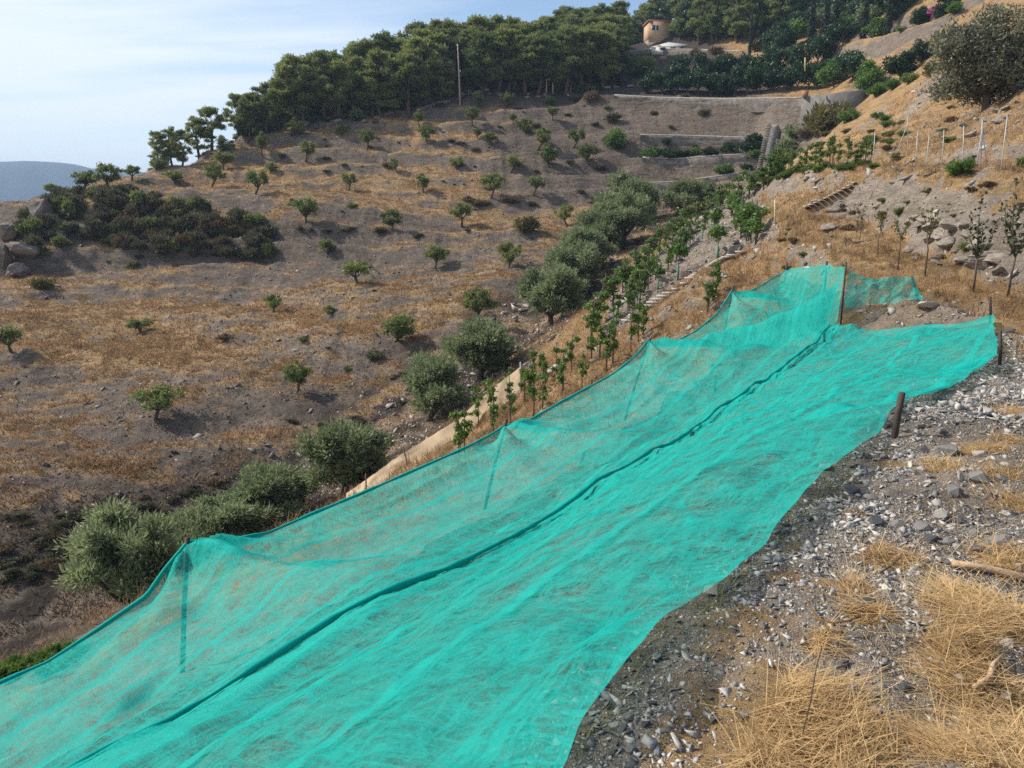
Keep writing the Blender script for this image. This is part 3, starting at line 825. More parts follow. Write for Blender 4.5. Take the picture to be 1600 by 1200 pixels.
# hanging panel behind: from the tall middle post to a short end post
def hanging_net():
    nu, nv = 120, 60
    A, B = np.meshgrid(np.linspace(0, 1, nu), np.linspace(0, 1, nv), indexing='ij')
    p0 = on_w(1325, 420, 5.2)
    pe = at(1427, 434, 20.9); pb0 = p0.copy(); pb0[2] = at(1328, 482, np.dot(p0, [0, CP, -SP]))[2]; pbe = at(1437, 466, 20.9)
    top = p0 + (pe - p0) * A[..., None]; bot = pb0 + (pbe - pb0) * A[..., None]
    top[..., 2] -= 0.30 * np.sin(pi * A[..., 0] if A.ndim == 3 else pi * A) * (1 - A)
    v = top + (bot - top) * B[..., None]
    fold = 0.02 * np.sin(A * 29 + 3 * B) * (0.3 + B) + 0.14 * fbm(A * 4, B * 2 + A * 3, 3, 61)
    v[..., 1] += fold - 0.25 * B ** 2 * A
    v[..., 2] += 0.04 * fbm(A * 8, B * 3, 2, 62)
    o = obj_np("shade_net", v.reshape(-1, 3), grid_faces(nu, nv), NET, dict(across=(B * 0.7).ravel(), along=(A * 1.9).ravel()), smooth=True)
    return tag(o, "small green net panel hanging upright behind the tall middle post", "netting", "green shade nets over the slope")
hanging_net()

def net_post(top, base, r, label, loc_name="net_post", cap=False):
    top = np.asarray(top, float); base = np.asarray(base, float)
    mb = MB(); d = top - base
    mb.tube([[0, 0, -0.25], d * 0.5, d], [r, r, r * 0.97], 9)
    o = mb.build(loc_name, STEEL, loc=tuple(base), smooth=False)
    return tag(o, label, "post", "posts holding the green nets")
def ground_under(p): return np.array([p[0], p[1], H(p[0], p[1])])
lab = ["dark net post at the lowest left peak of the green net", "dark net post under the second peak of the green net, beside the lower vines",
       "dark net post at the third peak of the green net, seen through the cloth", "dark net post at the fourth peak of the net, near the stony bank", "dark net post at the far upper corner of the green net"]
tips = [(293, 840, 262, 1056), (792, 655, 752, 778), (1016, 530, 975, 664), (1146, 447, 1132, 515), (1230, 411, 1227, 445)]
for (tu, tv, bu, bv), L in zip(tips, lab):
    t_ = on_w(tu, tv, 0.0); b_ = ground_under(on_w(bu, tv, 0.06))
    net_post(t_, b_, 0.038, L)
t_ = on_w(1322, 409, 5.2); net_post(t_, ground_under(t_) + 0, 0.024, "tall dark net post at the middle peak where the seam ends")
t_ = on_w(1292, 408, 3.8); t_ = t_ / np.linalg.norm(t_) * np.linalg.norm(at(1292, 408, 25.0)); net_post(t_, ground_under(t_), 0.035, "dark net post at the back hem between the two far peaks")
t_ = at(1425, 432, 20.9); net_post(t_, ground_under(at(1439, 432, 20.9)), 0.03, "short dark post at the free end of the hanging net panel")
b_ = hit(1395, 686); d_ = np.dot(b_, [0, CP, -SP]); t_ = at(1410, 613, d_)
net_post(t_, b_, 0.025, "leaning dark post on the terrace edge beside the swollen net fold")
b_ = hit(1564, 571); d_ = np.dot(b_, [0, CP, -SP]); t_ = at(1563, 516, d_); net_post(t_, b_, 0.022, "upright dark post tying the far right corner of the net")
t_ = at(1547, 464, 16.0); net_post(t_, ground_under(at(1554, 464, 16.0)), 0.028, "dark post sticking up behind the back right corner of the net")
for (u, v, w_, L) in [(1119, 573, 2.9, "thin dark post seen through the net between the third peak and the seam"), (1213, 492, 3.1, "thin dark post seen through the net below the far peaks")]:
    t_ = on_w(u, v, w_); g_ = ground_under(t_)
    i_ = np.argmin((LN[..., 0] - t_[0]) ** 2 + (LN[..., 1] - t_[1]) ** 2); t_[2] = LN.reshape(-1, 3)[i_][2] - 0.06
    net_post(t_, g_, 0.03, L)
# ---------------------------------------------------------------- plants: meshes shared by the copies
RNG = np.random.default_rng(11)
def unit(n, rng):
    v = rng.standard_normal((n, 3)); return v / (np.linalg.norm(v, axis=1)[:, None] + 1e-9)

def leaf_quads(c, size, rng, aspect=0.42, up=0.0, dirs=None):
    n = len(c)
    a = unit(n, rng) if dirs is None else dirs + 0.55 * unit(n, rng)
    a[:, 2] += up; a /= np.linalg.norm(a, axis=1)[:, None] + 1e-9
    b = np.cross(a, unit(n, rng)); b /= np.linalg.norm(b, axis=1)[:, None] + 1e-9
    s = np.broadcast_to(size, (n,))[:, None]
    v = np.stack([c - a * s, c + b * s * aspect, c + a * s, c - b * s * aspect], 1).reshape(-1, 3)
    f = np.arange(4 * n).reshape(n, 4)
    return v, f

def clump_cloud(clumps, n, rng, fill=0.45):
    """points spread through leafy balls; clumps rows: x y z rx rz"""
    cl = np.asarray(clumps, float)
    wgt = cl[:, 3] ** 2 * 1.0; wgt /= wgt.sum()
    k = rng.choice(len(cl), n, p=wgt)
    d = unit(n, rng)
    r = rng.random(n) ** fill
    nz = 0.82 + 0.36 * np.sin(d[:, 0] * 5 + k) * np.cos(d[:, 1] * 6 + 2 * k) 
    p = cl[k, :3] + d * (r * nz)[:, None] * np.stack([cl[k, 3], cl[k, 3], cl[k, 4]], 1)
    return p, k, d

def crown_mesh(name, clumps, n, size, mat, rng, aspect=0.42, up=0.0, fill=0.45, radial=False, tone_var=0.28):
    p, k, d = clump_cloud(clumps, n, rng, fill)
    sz = size * (0.6 + 0.8 * rng.random(n))
    v, f = leaf_quads(p, sz, rng, aspect, up, d if radial else None)
    tc_ = rng.random(len(clumps)) * 0.35 + 0.32
    tone = np.clip(np.repeat(tc_[k] + tone_var * (rng.random(n) - 0.5) * 2, 4), 0, 1)
    return mesh_np(name, v, f, mat, dict(tone=tone))

BARK = simple_mat("olive_bark", (.055, .045, .035), (.17, .145, .115), 9, 0.9, 0.6, 0.2, stretch=(1, 1, .3))
BARK_P = simple_mat("pine_bark", (.05, .036, .028), (.16, .11, .085), 6, 0.9, 0.5, 0.2, stretch=(1, 1, .3))
STAKE = simple_mat("weathered_cane", (.06, .048, .036), (.16, .125, .09), 10, 0.85, 0.2, 0.2)
TUBE_G = simple_mat("green_tree_tube", (.04, .16, .11), (.08, .26, .18), 10, 0.6, 0, 0.3)
L_OLIVE = leaf_mat("olive_leaves", (.075, .105, .030), (.29, .34, .10), 0.38, 0.55, 0.2)
L_GREY = leaf_mat("grey_olive_leaves", (.105, .140, .062), (.35, .41, .21), 0.42)
L_PINE = leaf_mat("pine_needles", (.070, .112, .040), (.33, .37, .115), 0.45, 0.55, 0.26)
L_DARK = leaf_mat("dark_evergreen_leaves", (.014, .036, .016), (.065, .125, .045), 0.25, 0.4)
L_GREEN = leaf_mat("fresh_green_leaves", (.050, .120, .024), (.20, .32, .07), 0.35, 0.45)
L_VINE = leaf_mat("vine_leaves", (.045, .110, .022), (.22, .32, .065), 0.35, 0.5)
L_YOUNG = leaf_mat("dark_glossy_leaves", (.016, .026, .010), (.075, .085, .032), 0.2, 0.35)
L_CYP = leaf_mat("cypress_leaves", (.010, .020, .010), (.036, .058, .026), 0.1)
L_DRY = leaf_mat("dry_brush_leaves", (.10, .068, .036), (.28, .20, .105), 0.15, 0.8)
L_SCRUB = leaf_mat("dark_scrub_leaves", (.055, .054, .030), (.185, .175, .095), 0.25, 0.7)
L_YEL = leaf_mat("yellowing_leaves", (.085, .080, .022), (.24, .22, .075), 0.2, 0.7)
L_PINK = leaf_mat("magenta_flowers", (.40, .045, .24), (.62, .16, .45), 0.3, 0.6)
L_HOLM = leaf_mat("grey_green_leaves", (.085, .092, .055), (.29, .29, .19), 0.3)

def trunk_mesh(name, h, r, lean, limbs, rng, mat, spread=0.8, top=1.6, sides=7):
    mb = MB()
    t = np.linspace(0, 1, 6)[:, None]
    base = np.array([0, 0, -0.25]); tip = np.array([lean[0], lean[1], h])
    mid = (base + tip) / 2 + np.append(rng.normal(0, r * 1.3, 2), 0)
    pts = (1 - t) ** 2 * base + 2 * t * (1 - t) * mid + t ** 2 * tip
    mb.tube(pts, np.linspace(r * 1.35, r * 0.8, 6), sides)
    for i in range(limbs):
        a = 2 * pi * (i + rng.random() * 0.7) / limbs
        e = tip + np.array([cos(a) * spread, sin(a) * spread, top * (0.6 + 0.5 * rng.random())])
        m2 = (tip + e) / 2 + np.append(np.array([cos(a), sin(a)]) * spread * 0.18, -0.05)
        p2 = (1 - t) ** 2 * tip + 2 * t * (1 - t) * m2 + t ** 2 * e
        mb.tube(p2, np.linspace(r * 0.62, r * 0.14, 6), 5)
    return mb.mesh(name, mat, True)

def ball_clumps(rng, n, rx, rz, cz, cr, flatb=0.0, cx=0, cy=0):
    out = []
    for i in range(n):
        d = unit(1, rng)[0]
        rr_ = rng.random() ** 0.4
        z = cz + d[2] * rz * rr_
        if z < cz - rz * (1 - flatb): z = cz - rz * (1 - flatb) + 0.1 * rng.random()
        out.append([cx + d[0] * rx * rr_, cy + d[1] * rx * rr_, z, cr * (0.65 + 0.7 * rng.random()), cr * (0.55 + 0.5 * rng.random())])
    return out

PROTO = {}     # kind -> list of (width, [(part name, mesh)])
def olive_small():
    L = []
    for i in range(10):
        rng = np.random.default_rng(100 + i)
        lean = rng.normal(0, 0.28, 2)
        h = 0.40 + 0.45 * rng.random()
        tm = trunk_mesh("olive_trunk", h, 0.085 + 0.03 * rng.random(), lean, 4, rng, BARK, 0.55, 0.75)
        cz = h + 0.68
        c = ball_clumps(rng, 17, 0.80 * rng.uniform(.85, 1.15), 0.58 * rng.uniform(.7, 1.25), cz, 0.42, 0.10, lean[0], lean[1])
        for q in range(3):
            a = rng.random() * 6.28; c.append([lean[0] + 1.0 * cos(a), lean[1] + 1.0 * sin(a), cz + rng.uniform(-.3, .35), .26, .22])
        cm = crown_mesh("olive_crown", c, 3000, 0.085, L_OLIVE, rng, 0.36, 0.25, 0.55)
        L.append((2.3, [("trunk", tm), ("crown", cm)]))
    PROTO['olive'] = L
def olive_big():
    L = []
    for i in range(4):
        rng = np.random.default_rng(200 + i)
        tm = trunk_mesh("old_olive_trunk", 0.9, 0.20, rng.normal(0, .2, 2), 5, rng, BARK, 1.5, 1.9)
        c = ball_clumps(rng, 26, 1.95, 1.35, 2.55, 0.85, 0.15)
        cm = crown_mesh("old_olive_crown", c, 20000, 0.125, L_GREY, rng, 0.27, 0.35, 0.5, radial=True)
        L.append((5.0, [("trunk", tm), ("crown", cm)]))
    PROTO['old_olive'] = L
def pines():
    L = []
    for i in range(6):
        rng = np.random.default_rng(300 + i)
        hh = 9.0
        tm = trunk_mesh("pine_trunk", 4.2, 0.20, rng.normal(0, .4, 2), 5, rng, BARK_P, 1.3, 3.4)
        c = []
        for j in range(52):
            z = 1.7 + 6.9 * rng.random() ** 0.9
            t = (z - 1.7) / 7.3
            rmax = 2.35 * (1 - t ** 2.2) ** 0.6 * (0.55 + 0.6 * min(1, t * 3)) 
            a = rng.random() * 2 * pi; r = rmax * rng.random() ** 0.45
            c.append([r * cos(a), r * sin(a), z, 0.72 * (0.6 + 0.8 * rng.random()), 0.60 * (0.6 + 0.7 * rng.random())])
        cm = crown_mesh("pine_crown", c, 12500, 0.165, L_PINE, rng, 0.30, 0.45, 0.5, radial=True)
        L.append((5.2, [("trunk", tm), ("crown", cm)]))
    PROTO['pine'] = L
def broadleaf(kind, mat, n, seeds, w, rx, rz, cz, cr, size, ncl=22, aspect=0.5, trunk=(0.9, .14), fill=0.42, bark=None):
    L = []
    for i in range(seeds):
        rng = np.random.default_rng(abs(hash(kind)) % 1 + 400 + i * 7 + len(kind) * 31)
        parts = []
        if trunk:
            parts.append(("trunk", trunk_mesh(kind + "_trunk", trunk[0], trunk[1], rng.normal(0, .1, 2), 4, rng, bark or BARK, rx * 0.6, cz - trunk[0] + rz * 0.3)))
        c = ball_clumps(rng, ncl, rx, rz, cz, cr, 0.1)
        parts.append(("crown" if trunk else "foliage", crown_mesh(kind + "_crown", c, n, size, mat, rng, aspect, 0.15, fill)))
        L.append((w, parts))
    PROTO[kind] = L
def bushes():
    L = []
    for i in range(5):
        rng = np.random.default_rng(500 + i)
        mb = MB()
        for j in range(6):
            a = 2 * pi * j / 6 + rng.random()
            mb.tube([[0, 0, -0.15], [0.22 * cos(a), 0.22 * sin(a), 0.35], [0.5 * cos(a), 0.5 * sin(a), 0.75]], [0.03, 0.022, 0.008], 5)
        st = mb.mesh("bush_stems", BARK)
        c = ball_clumps(rng, 15, 0.58, 0.36, 0.48, 0.36, 0.0)
        L.append((1.7, [("stem", st), ("foliage", crown_mesh("bush_foliage", c, 2600, 0.075, L_OLIVE, rng, 0.38, 0.5, 0.55, radial=True))]))
    PROTO['bush'] = L
def vines():
    L = []
    for i in range(6):
        rng = np.random.default_rng(600 + i)
        st = MB(); st.tube([[0, 0, -0.2], [rng.normal(0, .02), rng.normal(0, .02), 1.0], [rng.normal(0, .05), rng.normal(0, .05), 2.05]], 0.022, 5)
        sm = st.mesh("vine_stake", STAKE)
        tr = MB(); x = 0.06
        tr.tube([[x, 0, -0.1], [x * .4 + rng.normal(0, .04), rng.normal(0, .04), 0.5], [0, 0.02, 1.0], [rng.normal(0, .1), rng.normal(0, .1), 1.55]], [0.026, 0.022, 0.018, 0.008], 5)
        tm = tr.mesh("vine_stem", BARK)
        c = []
        lo = 0.55 + 0.3 * rng.random()
        for j in range(7):
            z = lo + (1.75 - lo) * rng.random()
            c.append([rng.normal(0, .12), rng.normal(0, .12), z, 0.15 + .14 * rng.random(), 0.16 + .12 * rng.random()])
        cm = crown_mesh("vine_leaves", c, 560, 0.052, L_VINE, rng, 0.75, -0.2, 0.55)
        L.append((0.8, [("stake", sm), ("stem", tm), ("foliage", cm)]))
    PROTO['vine'] = L
def small_orchard_tree():
    L = []
    for i in range(3):
        rng = np.random.default_rng(650 + i)
        tb = MB(); tb.tube([[0, 0, -0.1], [0, 0, 0.75]], 0.07, 8)
        st = MB(); st.tube([[0, 0, 0.0], [0.02, 0, 1.3]], [0.03, 0.02], 5)
        c = ball_clumps(rng, 10, 0.42, 0.42, 1.5, 0.30)
        cm = crown_mesh("citrus_crown", c, 900, 0.075, L_GREEN, rng, 0.6, 0, 0.45)
        L.append((1.3, [("trunk", st.mesh("citrus_stem", BARK)), ("guard_tube", tb.mesh("tree_guard", TUBE_G)), ("crown", cm)]))
    PROTO['guarded_tree'] = L
    L = []
    for i in range(3):
        rng = np.random.default_rng(670 + i)
        tb = MB(); tb.tube([[0, 0, -0.1], [0, 0, 0.8]], 0.05, 7)
        c = ball_clumps(rng, 5, 0.24, 0.25, 1.1, 0.2)
        cm = crown_mesh("sapling_crown", c, 220, 0.08, L_GREEN, rng, 0.6, 0, 0.5)
        st = MB(); st.tube([[0, 0, 0.0], [0.02, 0, 1.1]], [0.02, 0.012], 5)
        L.append((0.8, [("trunk", st.mesh("sapling_stem", BARK)), ("guard_tube", tb.mesh("sapling_guard", TUBE_G)), ("crown", cm)]))
    PROTO['guarded_sapling'] = L
def young_trees():
    L = []
    for i in range(4):
        rng = np.random.default_rng(700 + i)
        mb = MB(); P = []; 
        k1 = np.array([rng.normal(0, .06), rng.normal(0, .06), 0.95])
        mb.tube([[0, 0, -0.2], [rng.normal(0, .05), 0, 0.5], k1], [0.036, 0.03, 0.026], 7)
        for j in range(4):
            a = 2 * pi * j / 4 + rng.random()
            o = rng.uniform(.10, .42)
            hgt = rng.uniform(1.0, 2.05)
            e = k1 + np.array([cos(a) * o, sin(a) * o, hgt]); m_ = k1 + np.array([cos(a) * o * 0.8, sin(a) * o * 0.8, hgt * 0.45])
            mb.tube([k1, m_, e], [0.020, 0.013, 0.004], 5)
            t = rng.random(52)[:, None]
            q = (1 - t) ** 2 * k1 + 2 * t * (1 - t) * m_ + t ** 2 * e
            P.append(q[t[:, 0] > 0.12] + rng.normal(0, .065, (int((t[:, 0] > 0.12).sum()), 3)))
        P = np.concatenate(P)
        v, f = leaf_quads(P, 0.062 * (0.7 + 0.6 * rng.random(len(P))), rng, 0.62, -0.25)
        cm = mesh_np("young_tree_leaves", v, f, L_YOUNG, dict(tone=np.repeat(rng.random(len(P)), 4)))
        L.append((1.0, [("trunk", mb.mesh("young_tree_stem", BARK, True)), ("foliage", cm)]))
    PROTO['young_tree'] = L
def saplings():
    L = []
    for i in range(4):
        rng = np.random.default_rng(750 + i)
        mb = MB()
        mb.tube([[0, 0, -0.2], [rng.normal(0, .05), rng.normal(0, .04), 0.7], [rng.normal(0, .08), 0, 1.3]], [0.022, 0.018, 0.008], 6)
        P = []
        for j in range(4):
            a = 2 * pi * j / 4 + rng.random(); e = np.array([cos(a) * .35, sin(a) * .35, 1.55 + .3 * rng.random()])
            s0 = np.array([0, 0, 0.95 + 0.2 * rng.random()])
            mb.tube([s0, (s0 + e) / 2 + [0, 0, .05], e], [0.010, .007, .003], 4)
            t = rng.random(26)[:, None]; P.append(s0 + (e - s0) * t + rng.normal(0, .05, (26, 3)))
        P = np.concatenate(P)
        v, f = leaf_quads(P, 0.05 * (0.7 + .6 * rng.random(len(P))), rng, 0.6, -0.2)
        L.append((0.8, [("trunk", mb.mesh("sapling_stem", BARK)), ("foliage", mesh_np("sapling_leaves", v, f, L_YEL, dict(tone=np.repeat(rng.random(len(P)), 4))))]))
    PROTO['sapling'] = L
def cypresses():
    L = []
    for i in range(2):
        rng = np.random.default_rng(800 + i)
        c = [[rng.normal(0, .15), rng.normal(0, .15), z, 0.75 * (1 - (z / 11.5) ** 2.2) + .1, 0.8] for z in np.linspace(0.8, 10.6, 26)]
        mb = MB(); mb.tube([[0, 0, -.3], [0, 0, 9]], [0.22, 0.03], 6)
        L.append((1.8, [("trunk", mb.mesh("cypress_trunk", BARK_P)), ("crown", crown_mesh("cypress_crown", c, 5200, 0.16, L_CYP, rng, 0.3, 1.2, 0.4))]))
    PROTO['cypress'] = L
olive_small(); olive_big(); pines(); bushes(); vines(); small_orchard_tree(); young_trees(); saplings(); cypresses()
broadleaf('broadleaf', L_DARK, 5200, 4, 5.6, 1.9, 1.35, 2.6, 1.05, 0.17)
broadleaf('holm', L_HOLM, 34000, 1, 8.0, 2.9, 2.3, 2.9, 1.25, 0.115, 40, 0.4, (1.0, .24))

ALT = {}
def plant(kind, variant, loc, scale, rz, name, label, cat, group=None, mat=None, zs=1.0, parts_label=None):
    pw, parts = PROTO[kind][variant % len(PROTO[kind])]
    o = empty(name, tuple(loc), rz)
    o.scale = (scale, scale, scale * zs)
    tag(o, label, cat, group)
    for pn, me in parts:
        c = link(bpy.data.objects.new(pn, me), o)
        if mat is not None and pn in ("crown", "foliage"):
            c.material_slots[0].link = 'OBJECT'; c.material_slots[0].material = mat
    return o

def plant_px(kind, variant, u, v, wpx, name, label, cat, group=None, mat=None, zs=1.0, sink=0.05, rz=None, d=None):
    """stand a plant on the ground seen at a photo spot; wpx is its crown width there"""
    p = hit(u, v)
    if d is not None or p is None:
        p = at(u, v, d or 60.0); p[2] = H(p[0], p[1])
    dep = np.dot(p, [0, CP, -SP])
    s = wpx / FPX * dep / PROTO[kind][variant % len(PROTO[kind])][0]
    return plant(kind, variant, (p[0], p[1], p[2] - sink * s), s, RNG.random() * 6.28 if rz is None else rz, name, label, cat, group, mat, zs)
# ---------------------------------------------------------------- olives of the hill across the gully
G_OL = "young olive trees on the hill across the gully"
# photo column and row of the foot, crown width in photo pixels, height stretch, label
OLIVES = [
 (85, 302, 22, 0.8, "tiny dark olive lowest on the left crest, before the blue mountains"),
 (124, 298, 42, 0.7, "low spreading dark olive on the left crest above the bushy outcrop"),
 (169, 297, 42, 0.85, "wide olive with forked trunk on the crest, standing against the blue mountain"),
 (204, 281, 27, 0.9, "small olive alone on the skyline at the end of the crest"),
 (272, 289, 30, 0.8, "bushy low olive just below the five detached pines"),
 (347, 240, 32, 0.85, "rounded olive beside the detached pines, above the leaning forked olive"),
 (345, 264, 36, 0.9, "olive with leaning forked trunk below the rounded olive near the detached pines"),
 (331, 293, 30, 1.1, "olive leaning hard to the left on bare ochre ground"),
 (393, 303, 30, 1.35, "tall full olive with dense oval crown on the ochre terrace"),
 (410, 243, 23, 1.35, "olive with slim slanting trunk and a small ball of leaves"),
 (400, 216, 18, 1.0, "small grey olive tight against the lower edge of the pine wood"),
 (458, 221, 33, 0.95, "umbrella shaped olive just below the left end of the pine wood"),
 (476, 250, 26, 1.0, "grey olive rising from a dark shrub on a terrace step"),
 (419, 273, 20, 1.1, "slender little olive beside low green shrubs on a terrace"),
 (477, 349, 45, 0.95, "broad olive with flat crown on the path terrace right of the outcrop"),
 (423, 488, 28, 1.1, "small bright olive with thin trunk in the middle of the bare slope"),
 (20, 549, 44, 1.1, "olive cut by the left border of the photo"),
 (534, 216, 21, 1.0, "thin olive with a slanting stem under the middle of the pine wood"),
 (572, 232, 27, 1.15, "sturdy olive with twisted double trunk on the upper terrace"),
 (656, 198, 19, 1.2, "small dark olive near the rocks under the pine wood"),
 (670, 226, 24, 1.25, "bushy dark olive without visible trunk on the upper slope"),
 (743, 168, 17, 1.3, "little yellowish olive just right of the foot of the utility pole"),
 (737, 195, 22, 1.1, "dark little olive below the utility pole"),
 (748, 217, 16, 1.2, "very small olive, third one down from the utility pole"),
 (768, 229, 22, 1.1, "small dark olive with crooked stem below the very small one"),
 (790, 166, 19, 1.2, "grey olive between the utility pole and the wooden frame"),
 (714, 266, 24, 1.0, "pale green olive on the dark terrace riser"),
 (622, 270, 17, 1.2, "thin pale olive in front of the dark scrub of a terrace riser"),
 (542, 296, 22, 1.25, "upright slim olive on the grey terrace"),
 (661, 302, 27, 1.0, "open light olive right of the upright slim one"),
 (765, 308, 36, 1.05, "flat topped olive with straight trunk in the middle of the hill"),
 (795, 270, 26, 1.0, "dark olive above and right of the flat topped one"),
 (615, 363, 34, 0.95, "wide low olive beneath the pale path line"),
 (722, 352, 33, 1.15, "dense round olive touching the pale path line"),
 (803, 193, 13, 1.3, "tiny bright olive on the ochre patch of the upper slope"),
 (823, 210, 27, 1.0, "round olive between the tiny bright one and the wooden frame"),
 (864, 187, 21, 1.1, "grey olive under the wooden frame"),
 (838, 234, 30, 1.0, "dark olive leaning right, in the middle of the right hand slope"),
 (892, 229, 25, 1.15, "yellowish olive with a thin straight trunk"),
 (859, 265, 33, 1.05, "full dark olive on the grey spot of the right hand slope"),
 (922, 258, 31, 1.05, "light crowned olive near the big green shrub by the terraces"),
 (832, 304, 25, 1.1, "dark olive with a short trunk right of the flat topped one"),
 (889, 353, 28, 1.05, "dull grey olive just left of the gully bushes"),
 (514, 402, 29, 1.1, "small olive below the end of the bushy outcrop"),
 (678, 419, 36, 1.1, "dense bright olive in the middle of the lower slope"),
 (790, 419, 38, 1.15, "dark upright olive high on the lower slope near the gully"),
 (560, 443, 48, 0.9, "two headed olive with the crown spread sideways"),
 (745, 502, 47, 1.05, "round olive above the two big grey olives of the gully"),
 (605, 545, 58, 1.0, "large loose olive with a lopsided crown on the lower slope"),
 (461, 615, 42, 1.1, "small leaning olive with yellowish tips on the lower slope"),
 (240, 653, 66, 0.8, "broad bright olive low on the left of the bare slope"),
 (222, 522, 36, 0.65, "flat stunted olive bush on the left of the bare slope"),
]
for i, (u, v, w, zs, L) in enumerate(OLIVES):
    plant_px('olive', i, u, v, w * 1.22, "olive_tree", L, "olive tree", G_OL, None, zs)

# big grey olives along the gully
G_GU = "old grey olives along the gully"
BIG = [
 (540, 775, 122, 0.95, "big round grey olive beside the lower end of the beige cloth"),
 (672, 655, 104, 0.98, "big grey olive just above the beige cloth, left of the one with bare limbs"),
 (752, 592, 104, 0.85, "big olive with bare forked limbs showing under a flat crown"),
 (859, 512, 92, 1.05, "lowest grey olive of the gully row, with a visible trunk on the ochre bank"),
 (897, 462, 88, 0.9, "second grey olive up the gully row"),
 (918, 428, 82, 0.9, "third grey olive up the gully row"),
 (935, 398, 76, 0.85, "fourth grey olive up the gully row"),
 (975, 385, 84, 1.0, "fifth and darkest grey olive up the gully row"),
 (990, 350, 72, 0.9, "sixth grey olive, at the top of the gully row"),
 (1062, 335, 66, 0.85, "round grey olive at the head of the gully, left of the vine leaves"),
 (1100, 322, 40, 0.9, "smaller grey olive touching the right of the round one at the gully head"),
 (205, 985, 150, 1.15, "big grey olive bush behind the lowest net peak, farthest left"),
 (265, 905, 120, 1.0, "grey olive bush right behind the lowest net peak"),
 (320, 870, 110, 0.85, "pale grey olive bush with yellow shoots above the net hem"),
 (235, 945, 120, 0.9, "grey olive bush between the farthest left one and the net peak"),
 (360, 850, 115, 0.8, "grey olive bush in the middle of those behind the near net hem"),
 (450, 808, 90, 0.8, "smallest grey olive bush at the right end of those behind the near net hem"),
 (410, 835, 125, 0.85, "grey olive bush farthest right of those behind the near net hem"),
]
DEP = {11: 27, 12: 29, 13: 34, 14: 28, 15: 35.5, 16: 39, 17: 37}
for i, (u, v, w, zs, L) in enumerate(BIG):
    plant_px('old_olive', i, u, v, w * 1.34, "olive_tree", L, "olive tree", G_GU, None, zs, 0.25, d=DEP.get(i))

# ---------------------------------------------------------------- the pine wood on the ridge
G_PI = "pines of the ridge wood"
TU = [365, 400, 450, 500, 560, 640, 700, 760, 850, 930, 985]
TV = [216, 208, 196, 190, 184, 168, 152, 140, 146, 140, 130]
prng = np.random.default_rng(77)
k = 0
def pine_at(x, y, hgt, label, yel=0.0, group=G_PI, wide=1.0):
    global k
    s = hgt / 9.0
    m = None
    o = plant('pine', k, (x, y, H(x, y) - 0.3), s * wide, prng.random() * 6.28, "pine_tree", label, "pine tree", group, m, 1.0 / wide)
    k += 1
    return o
for u in np.arange(384, 975, 17.0):
    uu = u + prng.uniform(-6, 6)
    v = np.interp(uu, TU, TV)
    p = hit(uu, v - 1.0)
    if p is None: continue
    d0 = np.dot(p, [0, CP, -SP])
    for row, dd in enumerate([0, 7, 15, 24, 34]):
        rr_ = ray(uu + prng.uniform(-9, 9), v)
        q = rr_ * (d0 + dd + prng.uniform(-2, 2))
        if (uu < 470 and row > 2) or (row == 0 and 702 < uu < 736): continue
        hgt = prng.uniform(9.2, 12.0) * (0.72 + 0.28 * sstep(384, 470, uu))
        L = ["pine in the front row of the ridge wood, trunk foot among rocks", "pine packed behind the front row of the ridge wood", "pine packed behind the front row of the ridge wood",
             "sunlit pine top along the skyline of the ridge wood", "sunlit pine top along the skyline of the ridge wood"][row]
        pine_at(q[0], q[1], hgt * (1.0 if row < 3 else 0.92), L, wide=prng.uniform(1.1, 1.4))
# singled out pines
for (u, v, h_, wd, L) in [(247, 246, 5.6, 1.25, "leftmost detached pine on the crest"), (268, 244, 6.2, 1.05, "second detached pine from the left on the crest"), (282, 240, 6.0, 1.1, "third detached pine, its crown touching the second"),
                      (310, 226, 6.8, 1.3, "fourth detached pine, low and wide, beside the rounded olive"), (330, 226, 7.4, 1.3, "tallest detached pine on the crest, next to the wood")]:
    p = hit(u, v); pine_at(p[0], p[1], h_, L, 0, "pines detached from the wood", wd)
p = hit(372, 214); pine_at(p[0], p[1], 7.4, "brownish pine at the left end of the ridge wood", 0, G_PI, 1.0)
# wood behind the houses and up the ridge
for i in range(150):
    u = prng.uniform(850, 1225); d = prng.uniform(168, 240)
    if (985 < u < 1052 and d < 213) or (1000 < u < 1095 and d < 190) or (950 < u < 1000 and d < 190): continue
    if u >= 1095 and d > 205: d -= 30
    q = ray(u, 40) * d
    pine_at(q[0], q[1], prng.uniform(8.5, 12), "tall dark pine in the wood behind the two pale houses" if u > 985 else "pine high on the ridge behind the wood, left of the houses", wide=prng.uniform(1.0, 1.3))

